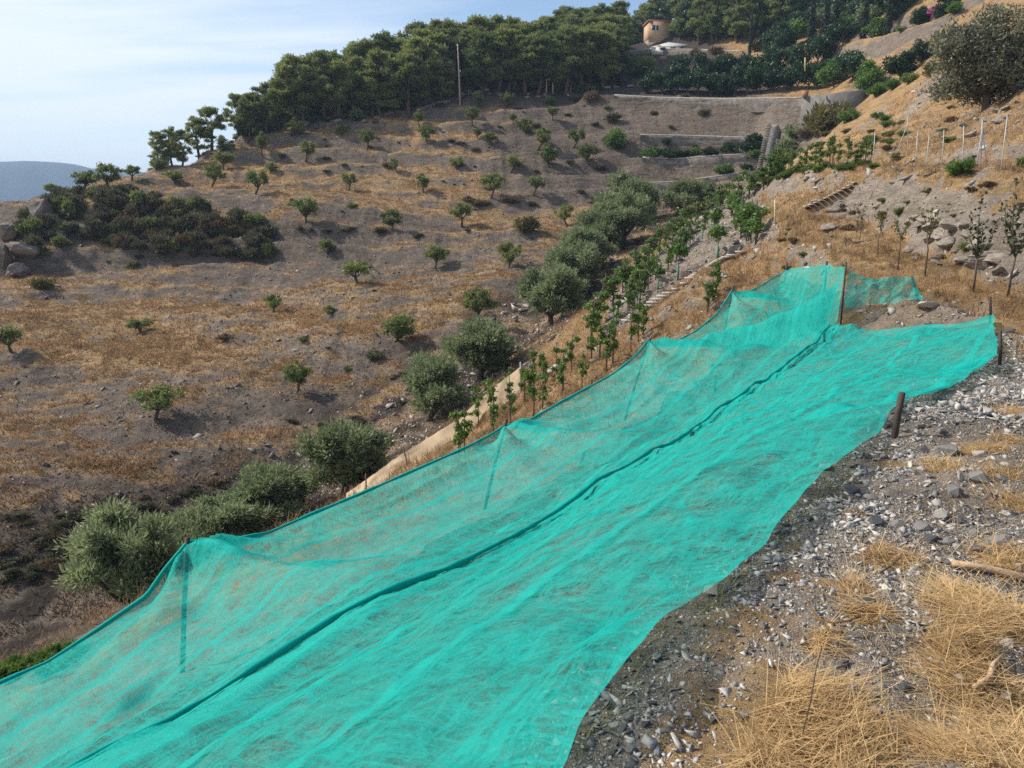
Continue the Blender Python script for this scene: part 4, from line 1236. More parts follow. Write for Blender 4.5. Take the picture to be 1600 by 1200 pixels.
# ---------------------------------------------------------------- upper right: gardens, cypresses, avocado hedge
for (u, v, d, h_, L) in [(1268, 52, 150, 12, "left cypress of the pair standing close together"), (1289, 58, 147, 13, "right cypress of the pair standing close together"),
                         (1350, 57, 138, 10.5, "cypress halfway between the close pair and the last one"), (1388, 50, 132, 9.5, "rightmost cypress, left of the pink bush"),
                         (1172, 80, 166, 11, "thin pale cypress alone at the end of the pale garden wall")]:
    q = at(u, v, d); s = h_ / 11.3
    o = plant('cypress', int(u), (q[0], q[1], H(q[0], q[1]) - .2), s, 0.3, "cypress_tree", L, "cypress", "cypresses of the upper gardens", None, 1.0)
    if u == 1172: o.scale = (s * .5, s * .5, s)
GARD = [(1215, 40, 172, 70, L_DARK), (1240, 62, 158, 62, L_GREEN), (1225, 78, 152, 60, L_DARK), (1310, 40, 158, 70, L_DARK), (1325, 62, 146, 58, L_GREEN), (1305, 74, 144, 46, L_DARK), (1370, 40, 148, 66, L_DARK),
        (1366, 58, 136, 48, L_GREEN), (1420, 40, 134, 62, L_DARK), (1425, 20, 150, 62, L_GREEN), (1250, 20, 182, 70, L_GREEN), (1345, 12, 170, 70, L_GREY), (1440, 30, 124, 44, L_DARK),
        (1290, 8, 190, 70, L_GREEN), (1395, 10, 160, 66, L_DARK), (1205, 10, 205, 60, L_DARK), (1205, 66, 160, 50, L_DARK), (1505, 5, 120, 60, L_YEL), (1535, -8, 116, 70, L_DARK)]
for i in range(46):
    uu = prng.uniform(1190, 1500); GARD.append((uu, prng.uniform(-25, np.interp(uu, [1190, 1300, 1400, 1500], [74, 66, 44, 4])), np.interp(uu, [1190, 1500], [172, 112]) + prng.uniform(0, 14), prng.uniform(40, 66), [L_DARK, L_DARK, L_GREEN, L_DARK, L_GREY][i % 5]))
for (uu, vv_) in [(1062, 62), (1075, 50), (1090, 62), (1068, 36), (1083, 34), (1098, 44), (1060, 20), (1078, 16), (1094, 22), (1106, 60), (1050, 8), (1068, 4), (1088, 4), (1110, 30), (1120, 64), (1135, 62), (1150, 64)]:
    pg = hit(uu, vv_); GARD.append((uu, vv_, float(np.dot(pg, [0, CP, -SP])), 46, [L_DARK, L_DARK, L_OLIVE][len(GARD) % 3]))
for i, (u, v, d, w, m) in enumerate(GARD):
    q = at(u, v, d); s = w / FPX * d / 5.6
    g = {id(L_DARK): "dark garden tree among the cypresses on the upper right", id(L_GREEN): "fresh green garden tree among the cypresses on the upper right", id(L_GREY): "grey leaved garden tree behind the cypresses", id(L_OLIVE): "dull green tree among the dark ones around the two pale houses", id(L_YEL): "yellow green garden tree above the big grey green tree"}[id(m)]
    plant('broadleaf', i, (q[0], q[1], H(q[0], q[1]) - .4), s, i * 1.3, "garden_tree", g, "tree", "garden trees among the cypresses", m)
plant_px('bush', 1, 1466, 26, 32, "flowering_bush", "bright magenta flowering bush beside the road on the upper right", "bush", None, L_PINK, 1.1)
plant_px('bush', 2, 1494, 20, 32, "garden_bush", "fresh yellow green bush just right of the magenta flowering bush", "bush", None, L_GREEN, 0.9)
plant_px('bush', 0, 1408, 50, 24, "garden_bush", "round silvery bush on the edge of the pale road bank", "bush", None, L_GREY, 0.9)
# dark evergreen hedge trees above the wall road
for i, u in enumerate(np.arange(1016, 1330, 19)):
    q = at(u, 146, 139 - 0.055 * (u - 1016)); s = 50 / FPX * 135 / 5.6
    plant('broadleaf', i, (q[0], q[1], H(q[0], q[1]) - .35), s * (0.9 + .25 * prng.random()), i * 2.1, "evergreen_tree", "dark evergreen tree in the dense row above the long grey wall", "tree", "row of dark evergreens above the grey wall", None, 1.0 + .15 * prng.random())
for i, u in enumerate(np.arange(1060, 1320, 36)):
    q = at(u, 130, 152 - 0.05 * (u - 1016)); s = 58 / FPX * 145 / 5.6
    plant('broadleaf', i + 2, (q[0], q[1], H(q[0], q[1]) - .35), s * (0.9 + .2 * prng.random()), i * 1.7, "evergreen_tree", "dark evergreen tree standing behind the dense row above the grey wall", "tree", "evergreens behind the row above the grey wall", None, 1.0)
AVO = [(1302, 122, 118, 58, L_GREEN, "broad fresh green tree at the right end of the dark evergreen row"), (1332, 124, 112, 60, L_DARK, "leafy tree left of the middle of the three rounded trees by the bend"),
       (1358, 132, 106, 66, L_GREEN, "middle one of three rounded leafy trees above the concrete wall"), (1408, 116, 100, 64, L_DARK, "right one of three rounded leafy trees above the concrete wall"),
       (1440, 96, 100, 50, L_DARK, "dark leafy tree between the rounded trees and the big grey green tree"), (1476, 78, 96, 44, L_GREEN, "small leafy tree under the road bank by the big grey green tree")]
for i, (u, v, d, w, m, L) in enumerate(AVO):
    q = at(u, v, d); s = w / FPX * d / 5.6
    plant('broadleaf', i, (q[0], q[1], H(q[0], q[1]) - .4), s, i * 1.3, "leafy_tree", L, "tree", "leafy trees above the concrete wall", m)
# the big tree
q = at(1545, 150, 56)
plant('holm', 0, (q[0], q[1], H(q[0], q[1]) - .2), 215 / FPX * 56 / 8.0, 0.6, "holm_oak", "large grey green tree with wide crown on the upper right bank", "tree")
q = at(1600, 100, 54); plant('holm', 0, (q[0] + 3, q[1], H(q[0] + 3, q[1]) - .2), 0.9, 2.6, "holm_oak", "grey green tree behind the large one, cut by the right border", "tree")

# ---------------------------------------------------------------- bushes one can point to
BUSH = [
 (251, 262, 34, L_OLIVE, 1.0, "dull green bush at the foot of the leftmost detached pine"),
 (64, 450, 46, L_YEL, .8, "pale yellowish bush alone below the rock outcrop"),
 (548, 324, 16, L_OLIVE, .9, "tiny dark bush above the pale path line"),
 (858, 162, 22, L_OLIVE, .9, "dull bush at the foot of the wooden frame"),
 (923, 160, 30, L_DRY, 1.0, "tan bush right of the wooden frame, on the road edge"),
 (900, 158, 24, L_SCRUB, .9, "dark low bush left of the tan bush on the road edge"),
 (956, 190, 32, L_SCRUB, .9, "grey bush above the big bright green shrub"),
 (965, 230, 44, L_GREEN, 1.1, "big bright green shrub on the left edge of the wall terraces"),
 (969, 292, 46, L_GREY, 1.0, "silvery round shrub left of the lower wall terraces"),
 (822, 364, 46, L_YEL, 1.0, "large yellowish bush at the gully end of the pale path"),
 (945, 330, 50, L_SCRUB, 1.1, "dark bush in the gully above the grey olive row"),
 (1100, 180, 24, L_SCRUB, .9, "round dark bush alone on the tall grey wall"),
 (1042, 226, 15, L_DARK, 1.2, "small dark bush above the bright green hedge end"),
 (1022, 180, 14, L_SCRUB, .9, "small brown bush on the upper part of the tall grey wall"),
 (1022, 247, 40, L_GREEN, .8, "bright green bush at the left end of the terrace hedge"),
 (1048, 246, 34, L_DARK, .9, "dark bush second from the left in the terrace hedge"),
 (1066, 246, 30, L_DARK, .9, "dark bush third from the left in the terrace hedge"),
 (1086, 243, 28, L_GREEN, .8, "bright bush in the middle of the terrace hedge"),
 (1110, 243, 32, L_DARK, .8, "dark bush right of the middle bright one in the terrace hedge"),
 (1136, 240, 34, L_DARK, .9, "dark bush at the right end of the terrace hedge"),
 (1131, 273, 36, L_GREEN, .9, "bright green bush on the terrace under the hedge"),
 (1168, 265, 26, L_DARK, .8, "dark bush right of the bright one under the hedge"),
 (1168, 238, 42, L_DARK, 1.0, "large dark bush beside the concrete ramp"),
 (1180, 222, 26, L_DARK, 1.0, "dark bush touching the steps of the concrete ramp"),
 (1178, 246, 24, L_GREEN, .9, "fresh green bush below the dark ones beside the ramp"),
 (1240, 215, 40, L_GREY, 1.0, "grey green bush right of the concrete ramp"),
 (1232, 236, 44, L_GREY, 1.0, "grey green bush lower down right of the concrete ramp"),
 (1226, 258, 46, L_OLIVE, 1.0, "bush at the foot of the concrete ramp, above the vine rows"),
 (1208, 276, 44, L_GREEN, .9, "leafy bush below the ramp at the top of the gully"),
 (1180, 285, 34, L_GREY, .9, "silvery bush where the vine rows meet the gully"),
 (1290, 205, 74, L_YEL, 1.2, "large yellowish bush in front of the concrete wall"),
 (1330, 188, 44, L_GREEN, .8, "fresh green shrub right of the yellowish bush"),
 (1262, 215, 34, L_DRY, .8, "dry brown bush left of the large yellowish one"),
 (1370, 150, 40, L_GREEN, .9, "green shrub on the ridge line right of the concrete wall"),
 (1396, 140, 34, L_GREEN, .9, "green shrub higher up the ridge line right of the concrete wall"),
 (1422, 128, 32, L_OLIVE, .9, "dull shrub on the ridge line under the leafy trees"),
 (1456, 118, 42, L_YEL, 1.1, "brownish yellow shrub at the left foot of the large grey green tree"),
 (1185, 78, 30, L_YEL, .9, "pale bush right of the thin cypress"), (1212, 82, 38, L_DRY, .8, "dry pale bush on the garden wall end"), (1240, 86, 36, L_GREY, .7, "low grey bush right of the dry pale one"),
 (1300, 78, 26, L_YEL, .9, "yellowish bush at the start of the road bank"),
 (1120, 84, 30, L_DRY, .8, "dry tan bush on the garden terrace under the white house"), (1090, 88, 26, L_DRY, .8, "tan bush left of the dry one under the white house"),
 (1000, 118, 54, L_OLIVE, 1.0, "dull green tree sized bush between the wood and the dark evergreen row"), (965, 130, 44, L_SCRUB, 1.0, "dark bush at the right end of the pine wood"),
 (1500, 272, 52, L_GREEN, .9, "bright green leafy shrub at the foot of the wire fence"),
 (1602, 264, 46, L_GREEN, .9, "bright green shrub at the right border beside the fence"),
 (1403, 252, 22, L_YEL, 1.1, "small yellow green shrub at the left end of the fence"),
 (1470, 405, 16, L_YEL, .9, "small yellow green tuft between two saplings"),
 (1378, 345, 26, L_YEL, 1.0, "rusty green bush on the bank behind the saplings"),
 (1406, 335, 24, L_OLIVE, 1.0, "dull green bush on the bank right of the rusty one"),
 (1510, 390, 34, L_OLIVE, .8, "grey green weed on the bank left of the first young tree"),
]
for i, (u, v, w, m, zs, L) in enumerate(BUSH):
    plant_px('bush', i, u, v, w * 1.08, "bush", L, "bush", None, m, zs, 0.1)

# scrub over the outcrop: one mass of alike bushes
for i in range(150):
    u = prng.uniform(40, 430); v0 = np.interp(u, [40, 100, 200, 320, 430], [335, 305, 300, 325, 350]); v1 = np.interp(u, [40, 110, 240, 330, 430], [410, 385, 395, 412, 405])
    v = prng.uniform(v0, v1)
    m = [L_SCRUB, L_SCRUB, L_SCRUB, L_OLIVE, L_DRY, L_SCRUB][i % 6]
    L = {id(L_SCRUB): "dark bush in the scrub mass over the left outcrop", id(L_OLIVE): "dull green bush in the scrub mass over the left outcrop", id(L_DRY): "dry brown bush in the scrub mass over the left outcrop"}[id(m)]
    plant_px('bush', i, u, v, prng.uniform(24, 46), "scrub_bush", L, "bush", "bushes over the left outcrop", m, prng.uniform(.8, 1.3), 0.15)
for i in range(16):
    u = prng.uniform(275, 385); plant_px('bush', i, u, prng.uniform(352, 372), 30, "broom_bush", "yellowish broom bush along the brow of the left outcrop", "bush", "broom bushes on the left outcrop", L_YEL, 0.9, 0.1)
# dark brush along terrace risers and the gully bank
for i in range(120):
    if i < 80: u = prng.uniform(0, 420); v = np.interp(u, [0, 200, 420], [815, 785, 725]) + prng.uniform(-8, 110) * (1 - u / 700)
    elif i < 100: u = prng.uniform(430, 860); v = np.interp(u, [430, 560, 700, 860], [640, 600, 530, 420]) + prng.uniform(20, 70)
    else: u = prng.uniform(400, 960); v = prng.choice([250, 262, 318, 360]) + prng.uniform(-5, 5) + (u - 600) * 0.01
    m = [L_SCRUB, L_DRY, L_SCRUB][i % 3]
    plant_px('bush', i, u, v, prng.uniform(12, 34) * (1.25 if i < 80 else .85), "brush", ("dark brush on the steep gully bank and terrace steps" if m is L_SCRUB else "dry brown brush on the steep gully bank and terrace steps"), "bush", "brush on the gully bank", m, prng.uniform(.5, .9), 0.1)

for i in range(60):
    u = prng.uniform(380, 985); v = np.interp(u, TU, TV) - prng.uniform(-3, 5)
    plant_px('bush', i, u, v, prng.uniform(14, 34), "undergrowth_bush", "dark bush of the undergrowth at the foot of the ridge pines", "bush", "undergrowth below the ridge pines", [L_SCRUB, L_DARK, L_OLIVE][i % 3], prng.uniform(.6, 1.1), 0.15)
cand = np.nonzero(((hillm > .6) & (flat < .80) & (R_ < 150) & (forest < .3) & (np.abs(np.degrees(np.arctan2(gx, gy))) < 37)).ravel())[0]
wc = (cellA_ := (R_ ** 2)).ravel()[cand] ** 0.0 * R_.ravel()[cand] ** 1.0; 
for i, c_ in enumerate(prng.choice(cand, 110, replace=False, p=wc / wc.sum())):
    m = [L_SCRUB, L_SCRUB, L_DRY, L_OLIVE][i % 4]
    L = {id(L_SCRUB): "dark brush clump on a terrace riser of the hill across the gully", id(L_DRY): "dry brown brush clump on a terrace riser of the hill across the gully", id(L_OLIVE): "dull green brush clump on a terrace riser of the hill across the gully"}[id(m)]
    plant('bush', i, (gx.ravel()[c_], gy.ravel()[c_], gz.ravel()[c_] - .1), prng.uniform(.4, 1.15), i, "riser_brush", L, "bush", "brush on the terrace risers", m, prng.uniform(.4, .8))

# ---------------------------------------------------------------- vines and young trees below the net
def along(poly, n, jit, rng):
    poly = np.array(poly, float); t = np.linspace(0, 1, len(poly)); q = np.linspace(0, 1, n) + rng.uniform(-.3, .3, n) / n
    return np.stack([np.interp(q, t, poly[:, 0]), np.interp(q, t, poly[:, 1])], 1) + rng.normal(0, jit, (n, 2))
vr = np.random.default_rng(31)
VROWS = [
 ([(708, 720), (770, 684), (830, 655), (890, 618), (940, 586), (985, 548), (1004, 520)], 13, "staked vine in the row running close under the green net", 0.86),
 ([(722, 688), (765, 655), (812, 630), (860, 603), (905, 578), (940, 556), (966, 530)], 12, "staked vine in the row between the beige cloth and the net side row", 0.82),
 ([(740, 648), (775, 628), (815, 606), (850, 596)], 6, "small staked vine right beside the beige cloth", 0.8),
]
for poly, n, L, sc in VROWS:
    for j, (u, v) in enumerate(along(poly, n, 3, vr)):
        p = hit(u, v)
        if p is None: continue
        plant('vine', j + n, (p[0], p[1], p[2]), sc * vr.uniform(.8, 1.12), vr.random() * 6, "grapevine", L, "vine", L.replace("staked vine", "vines").replace("small ", ""))
VUP = [
 ([(925, 530), (955, 478), (990, 440), (1020, 405), (1050, 375), (1085, 350), (1130, 318)], 26, "leafy vine in the left row of the grey plot above the stairs", L_VINE, 1.1),
 ([(985, 490), (1000, 468), (1022, 440), (1048, 412), (1072, 385), (1100, 360)], 17, "vine in the middle row of the grey plot above the stairs", L_VINE, 1.0),
 ([(1143, 335), (1148, 350), (1156, 362), (1166, 376), (1178, 384)], 13, "dense green vine in the short row at the right end of the grey plot", L_GREEN, 1.25),
 ([(1120, 330), (1150, 315), (1180, 300), (1215, 285)], 9, "leafy vine along the top of the grey plot", L_VINE, 1.2),
 ([(1210, 272), (1250, 268), (1290, 262), (1330, 258), (1362, 256)], 15, "vine hanging over the edge of the fence terrace", L_VINE, 1.0),
 ([(1108, 490), (1113, 470), (1118, 450)], 4, "little green vine on the ochre strip beside the stairs", L_VINE, 0.7),
]
for poly, n, L, m, sc in VUP:
    for j, (u, v) in enumerate(along(poly, n, 3, vr)):
        p = hit(u, v)
        if p is None: continue
        o = plant('vine', j + n, (p[0], p[1], p[2] - .1), sc * vr.uniform(.85, 1.15), vr.random() * 6, "grapevine", L, "vine", "vines: " + L, m)
        if sc > 1.05: o.scale[0] *= 1.5; o.scale[1] *= 1.5
for i, u in enumerate(np.linspace(1196, 1364, 17)):
    v = np.interp(u, [1196, 1250, 1290, 1364], [284, 268, 262, 257]) + vr.uniform(-3, 5)
    plant_px('bush', i, u, v, vr.uniform(18, 30), "vine_bush", "lush vine foliage spilling over the edge of the fence terrace", "vine", "lush vines on the fence terrace edge", L_VINE, .8, .15)
for i in range(34):
    u = vr.uniform(1262, 1490); v = np.interp(u, [1262, 1340, 1420, 1490], [240, 215, 205, 196]) + vr.choice([-26, -12, 2, 14]) + vr.normal(0, 4)
    m = [L_VINE, L_GREEN, L_DRY, L_YEL, L_VINE][i % 5]
    L = {id(L_VINE): "green trailing vine on the steep slope above the fence", id(L_GREEN): "fresh green shrub on the steep slope above the fence", id(L_DRY): "dry brown bush on the steep slope above the fence", id(L_YEL): "yellowing trailing vine on the steep slope above the fence"}[id(m)]
    plant_px('bush', i, u, v, vr.uniform(14, 32), "slope_shrub", L, "bush", "shrubs on the slope above the fence", m, .6, .15)
for i in range(26):
    u = vr.uniform(1190, 1600); v = np.interp(u, [1190, 1280, 1350, 1600], [400, 352, 318, 300]) + vr.uniform(-22, 40)
    plant_px('bush', i, u, v, vr.uniform(10, 26), "dry_bush", "dry tan bush on the stony bank below the fence", "bush", "dry bushes on the stony bank", L_DRY if i % 4 else L_OLIVE, .7, .15) if i % 4 else plant_px('bush', i, u, v, vr.uniform(10, 22), "weed_tuft", "dull green weed on the stony bank below the fence", "weed", "green weeds on the stony bank", L_OLIVE, .6, .15)
for i in range(12):
    u = vr.uniform(0, 130); v = np.interp(u, [0, 130], [1062, 1000]) - vr.uniform(0, 22)
    q = at(u, v, 15.0 + i * .1); q[2] = min(q[2] - 0.3, 0)
    plant('bush', i, (q[0], q[1], max(H(q[0], q[1]), q[2] - .5)), 0.34, i, "vine_bush", "low leafy vine behind the net hem at the left border", "vine", "low vines at the left border", L_VINE)
TREES = [(1059, 436, 33, 1.25, 'guarded_tree', "round leafy young tree in a green tube, upper side of the stairs"), (1121, 404, 34, 1.05, 'guarded_tree', "round leafy young tree at the upper end of the stairs"),
         (1116, 370, 30, 1.0, 'guarded_tree', "young tree directly uphill of the tree at the upper end of the stairs"), (1028, 452, 24, 1.1, 'guarded_tree', "smaller young tree left of the round tree above the stairs"),
         (996, 470, 26, 1.3, 'guarded_tree', "pale young tree on several green tubes in the grey plot")]
for i, (u, v, w, zs, kd, L) in enumerate(TREES): plant_px(kd, i, u, v, w, "young_tree", L, "young tree", "young trees in green tubes", None, zs)
for i, (u, v) in enumerate(along([(950, 520), (972, 480), (1000, 446), (1030, 418), (1062, 392), (1092, 366)], 16, 5, vr)):
    plant_px('guarded_sapling', i, u, v, 15, "sapling", "thin sapling in a green guard tube in the grey plot", "sapling", "saplings in green guard tubes")
YT = [(1520, 455, 1.0, 0, "young tree with dark leaves on four upright shoots, left of the tallest one"), (1574, 464, 1.12, 1, "tallest young tree with dark leaves, close to the right border")]
for (u, v, sc, var, L) in YT:
    p = hit(u, v); plant('young_tree', var, p, sc, 0.4, "young_tree", L, "young tree", "dark leaved young trees on the terrace")
SAP = [(1372, 401, 1.05, "sapling with two leafy tufts, second from the left along the bank"), (1403, 419, 1.1, "sapling with a yellow green head in the middle of the bank row"), (1445, 432, 1.25, "tall thin sapling with few leaves, nearest the dark young trees"), (1343, 376, 0.95, "leftmost sapling of the bank row")]
for i, (u, v, sc, L) in enumerate(SAP):
    p = hit(u, v); plant('sapling', i, p, sc, i, "sapling", L, "sapling", "saplings along the foot of the bank")
# ---------------------------------------------------------------- buildings, walls, steps, posts
PLASTER = simple_mat("ochre_plaster", (.46, .31, .19), (.58, .40, .25), 3, 0.85, 0.1)
WHITE = simple_mat("white_paint", (.66, .66, .64), (.82, .81, .78), 4, 0.7, 0.05)
CONC = simple_mat("grey_concrete", (.12, .115, .11), (.21, .20, .19), 1.4, 0.9, 0.25)
CONC_L = simple_mat("pale_concrete", (.20, .18, .155), (.40, .36, .31), 3, 0.9, 0.25)
STEP = simple_mat("pale_step_stone", (.30, .27, .235), (.50, .46, .40), 3, 0.9, 0.25)
STONE = simple_mat("dry_stone", (.10, .088, .076), (.25, .22, .19), 1.6, 0.95, 0.8)
ROOFT = simple_mat("clay_roof", (.28, .15, .09), (.42, .24, .15), 6, 0.85, 0.3)
WINDOW = simple_mat("dark_window", (.02, .024, .03), (.04, .045, .05), 2, 0.15, 0, 0.6)
WOOD = simple_mat("grey_wood", (.42, .31, .22), (.58, .46, .34), 5, 0.85, 0.3, stretch=(1, 1, .2))
WOODY = simple_mat("yellow_wood", (.45, .36, .20), (.62, .52, .32), 6, 0.8, 0.2)
CLOTH = simple_mat("beige_cloth", (.74, .58, .40), (.85, .70, .50), 3, 0.85, 0.3)
def see_light(m, f):
    nd, lk = m.node_tree.nodes, m.node_tree.links; p = nd['Principled BSDF']
    tr = N(nd, 'ShaderNodeBsdfTranslucent'); lk.new(p.inputs['Base Color'].links[0].from_socket, tr.inputs['Color'])
    mx = N(nd, 'ShaderNodeMixShader'); mx.inputs[0].default_value = f
    lk.new(p.outputs[0], mx.inputs[1]); lk.new(tr.outputs[0], mx.inputs[2]); lk.new(mx.outputs[0], nd['Material Output'].inputs['Surface'])
see_light(CLOTH, .6)
CANE = simple_mat("dry_cane", (.38, .24, .13), (.60, .43, .27), 9, 0.7, 0.3, stretch=(.3, 1, 1))
WIRE = simple_mat("dull_wire", (.12, .12, .12), (.2, .2, .2), 5, 0.6, 0)

# house on the ridge
def house():
    d = float(np.dot(hit(1036, 61), [0, CP, -SP])) - .3
    q = at(1030, 60, d); base = H(q[0], q[1])
    zt, zb = at(1030, 35, d)[2], at(1030, 58, d)[2]
    w = 33 / FPX * d
    o = empty("house", (q[0], q[1], zb), radians(6))
    h = zt - zb
    mb = MB(); mb.box((0, 2.4, h / 2 - .6), (w, 5, h + 1.2)); mb.build("wall", PLASTER, o)
    mb = MB(); mb.box((0, 2.4, h + .13), (w + .7, 5.7, .26)); mb.build("roof", ROOFT, o)
    for xx, ww in [(-w * .30, .7), (-w * .12, .55)]:
        mb = MB(); mb.box((xx, -.13, h * .58), (ww + .3, .1, 1.35)); wf = mb.build("window", WHITE, o)
        mb = MB(); mb.box((xx, -.19, h * .58), (ww, .04, 1.1)); mb.build("pane", WINDOW, wf)
    mb = MB(); mb.box((0, 2.6, -1.9), (w + .1, 5.0, 2.6)); mb.build("plinth", CONC_L, o)
    tag(o, "small ochre house with flat roof in the pines on the ridge", "house")
    # low white building below
    d = 184.0
    x0, x1 = at(1018, 76, d), at(1083, 77, d)
    zr = at(1050, 67, d)[2]; zb = at(1050, 78, d)[2]
    c = (x0 + x1) / 2; w = x1[0] - x0[0]
    o = empty("house", (c[0], c[1], zb), radians(-5))
    h = zr - zb
    mb = MB(); mb.box((0, 2.5, h * .25 - .5), (w * .96, 5, h * .5 + 1.0)); mb.build("wall", WHITE, o)
    mb = MB()
    a = w / 2 + .2
    v = [[-a, -.4, h * .42], [-a * .2, -.4, h], [a, -.4, h * .55], [a, -.4, h * .42], [-a, 5.4, h * .42], [-a * .2, 5.4, h], [a, 5.4, h * .55], [a, 5.4, h * .42]]
    mb.add(v, [[0, 1, 2, 3], [7, 6, 5, 4], [0, 4, 5, 1], [1, 5, 6, 2], [2, 6, 7, 3], [3, 7, 4, 0]]); mb.build("roof", WHITE, o)
    for i, xx in enumerate((-w * .22, .02 * w)):
        mb = MB(); mb.box((xx, -.06, h * .2), (w * .13, .16, h * .32)); mb.build("window", WINDOW, o)
    tag(o, "low white house with a shallow gabled roof below the ochre house", "house")
    # house at the top edge
    d = 205.0; q = at(1222, 14, d)
    o = empty("house", (q[0], q[1], q[2]), 0.1)
    mb = MB(); mb.box((0, 2, .4), (9, 5, 2.0)); mb.build("wall", WHITE, o)
    mb = MB(); mb.box((0, 1.6, 3.4), (9.4, 6, .25)); mb.build("roof", ROOFT, o)
    mb = MB()
    for xx in (-4, -1.3, 1.4, 4): mb.box((xx, -.6, 2.34), (.35, .35, 1.86))
    mb.build("porch_column", WHITE, o)
    tag(o, "pale house with a columned porch at the very top edge of the hill", "house")
house()

def strip_wall(pts, h, th, mat, name, label, cat, depth_under=0.6, parent=None, seg=1.2, rough=0.12, seed=1, arch=None, coping=0.13):
    """a wall following ground points; pts are 3d tops of the wall"""
    pts = np.array(pts, float)
    L = np.concatenate([[0], np.cumsum(np.linalg.norm(np.diff(pts[:, :2], axis=0), axis=1))])
    n = max(2, int(L[-1] / seg) + 1)
    q = np.linspace(0, L[-1], n)
    P = np.stack([np.interp(q, L, pts[:, i]) for i in range(3)], 1)
    t = np.gradient(P[:, :2], axis=0); t /= np.linalg.norm(t, axis=1)[:, None]
    nrm = np.stack([t[:, 1], -t[:, 0]], 1)
    rg = np.random.default_rng(seed)
    m = 7
    rows = []
    for j in range(m):                      # front face rows, then top, then back
        f = j / (m - 1)
        off = -th / 2 - 0.10 * h * (1 - f) if True else 0
        z = P[:, 2] - (h + depth_under) * (1 - f) + (rough * rg.normal(0, .35, n) if j == m - 1 else 0)
        xy = P[:, :2] + nrm * (-(off) + rg.normal(0, rough, n)[:, None] * (1 if 0 < j else .3)) 
        rows.append(np.column_stack([xy, z]))
    top = rows[-1].copy(); top[:, :2] -= nrm * th; rows.append(top)
    bt = top.copy(); bt[:, 2] -= h + depth_under; rows.append(bt)
    V = np.stack(rows, 0)
    f = grid_faces(len(rows), n)
    caps = [np.array([[i * n for i in range(len(rows))]]), np.array([[i * n + n - 1 for i in range(len(rows))][::-1]])]
    o = obj_np(name, V.reshape(-1, 3), [f] + caps, mat, parent=parent)
    if label: tag(o, label, cat)
    if coping:
        mc = MB(); cp_ = P.copy(); cp_[:, 2] += .10; mc.tube(cp_, coping, 5); mc.build("coping", STEP, o)
    return o
# terraces at the head of the gully
def top_pts(px, h):
    out = []
    for (u, v, d) in px: out.append(hit(u, v) + np.array([0, -.15, .25]))
    return out
strip_wall(top_pts([(960, 152, 133), (1030, 156, 128.5), (1120, 158, 124), (1255, 157, 116)], 0), 1.0, .5, STONE, "road_wall", "low pale stone wall along the road above the tall grey slope", "wall", 1.0, seed=3)
strip_wall(top_pts([(1000, 214, 121), (1080, 216, 119), (1170, 219, 116)], 0), .8, .5, STONE, "terrace_wall", "thin stone terrace wall across the upper grey slope", "wall", 1.2, seed=4)
strip_wall(top_pts([(1004, 250, 116), (1060, 252, 115), (1120, 247, 113.5), (1166, 245, 112)], 0), 2.4, .6, STONE, "terrace_wall", "stone terrace wall right under the green hedge", "wall", 1.2, seed=5)
strip_wall(top_pts([(1010, 290, 109), (1060, 288, 108), (1110, 281, 107.5), (1165, 273, 106)], 0), 3.0, .6, STONE, "terrace_wall", "lowest stone terrace wall above the round gully olive", "wall", 1.5, seed=6)
strip_wall(top_pts([(968, 84, 178), (1020, 79, 176), (1090, 80, 172), (1160, 83, 166)], 0), 3.6, .5, STONE, "garden_wall", "pale garden wall with dark openings under the white house", "wall", 1.2, seed=7)
mbw = MB()
# concrete retaining wall on the right
def concrete_wall():
    a, b, c = at(1253, 152, 109), at(1346, 141, 105), at(1362, 145, 111)
    o = empty("concrete_wall", tuple((a + b) / 2))
    base = np.array(o.location)
    mb = MB()
    for (p, q, h) in [(a, b, 6.0), (b, c, 5.2)]:
        dd = (q - p)[:2]; L = np.linalg.norm(dd); ang = math.atan2(dd[1], dd[0])
        m = (p + q) / 2 - base
        v0 = p - base; v1 = q - base
        nrm = np.array([dd[1], -dd[0], 0]) / L * .2
        V = [v0 + nrm, v1 + nrm, v1 + nrm - [0, 0, h], v0 + nrm - [0, 0, h], v0 - nrm, v1 - nrm, v1 - nrm - [0, 0, h], v0 - nrm - [0, 0, h]]
        mb.add(V, [[3, 2, 1, 0], [4, 5, 6, 7], [0, 1, 5, 4], [2, 3, 7, 6], [1, 2, 6, 5], [3, 0, 4, 7]])
    mb.build("wall_face", CONC, o)
    pl = MB(); pl.box(a - base + np.array([.35, -.25, .35]), (.7, .6, .9)); pl.build("end_block", ROOFT, o)
    tag(o, "plain grey concrete retaining wall behind the large yellowish bush", "wall")
concrete_wall()
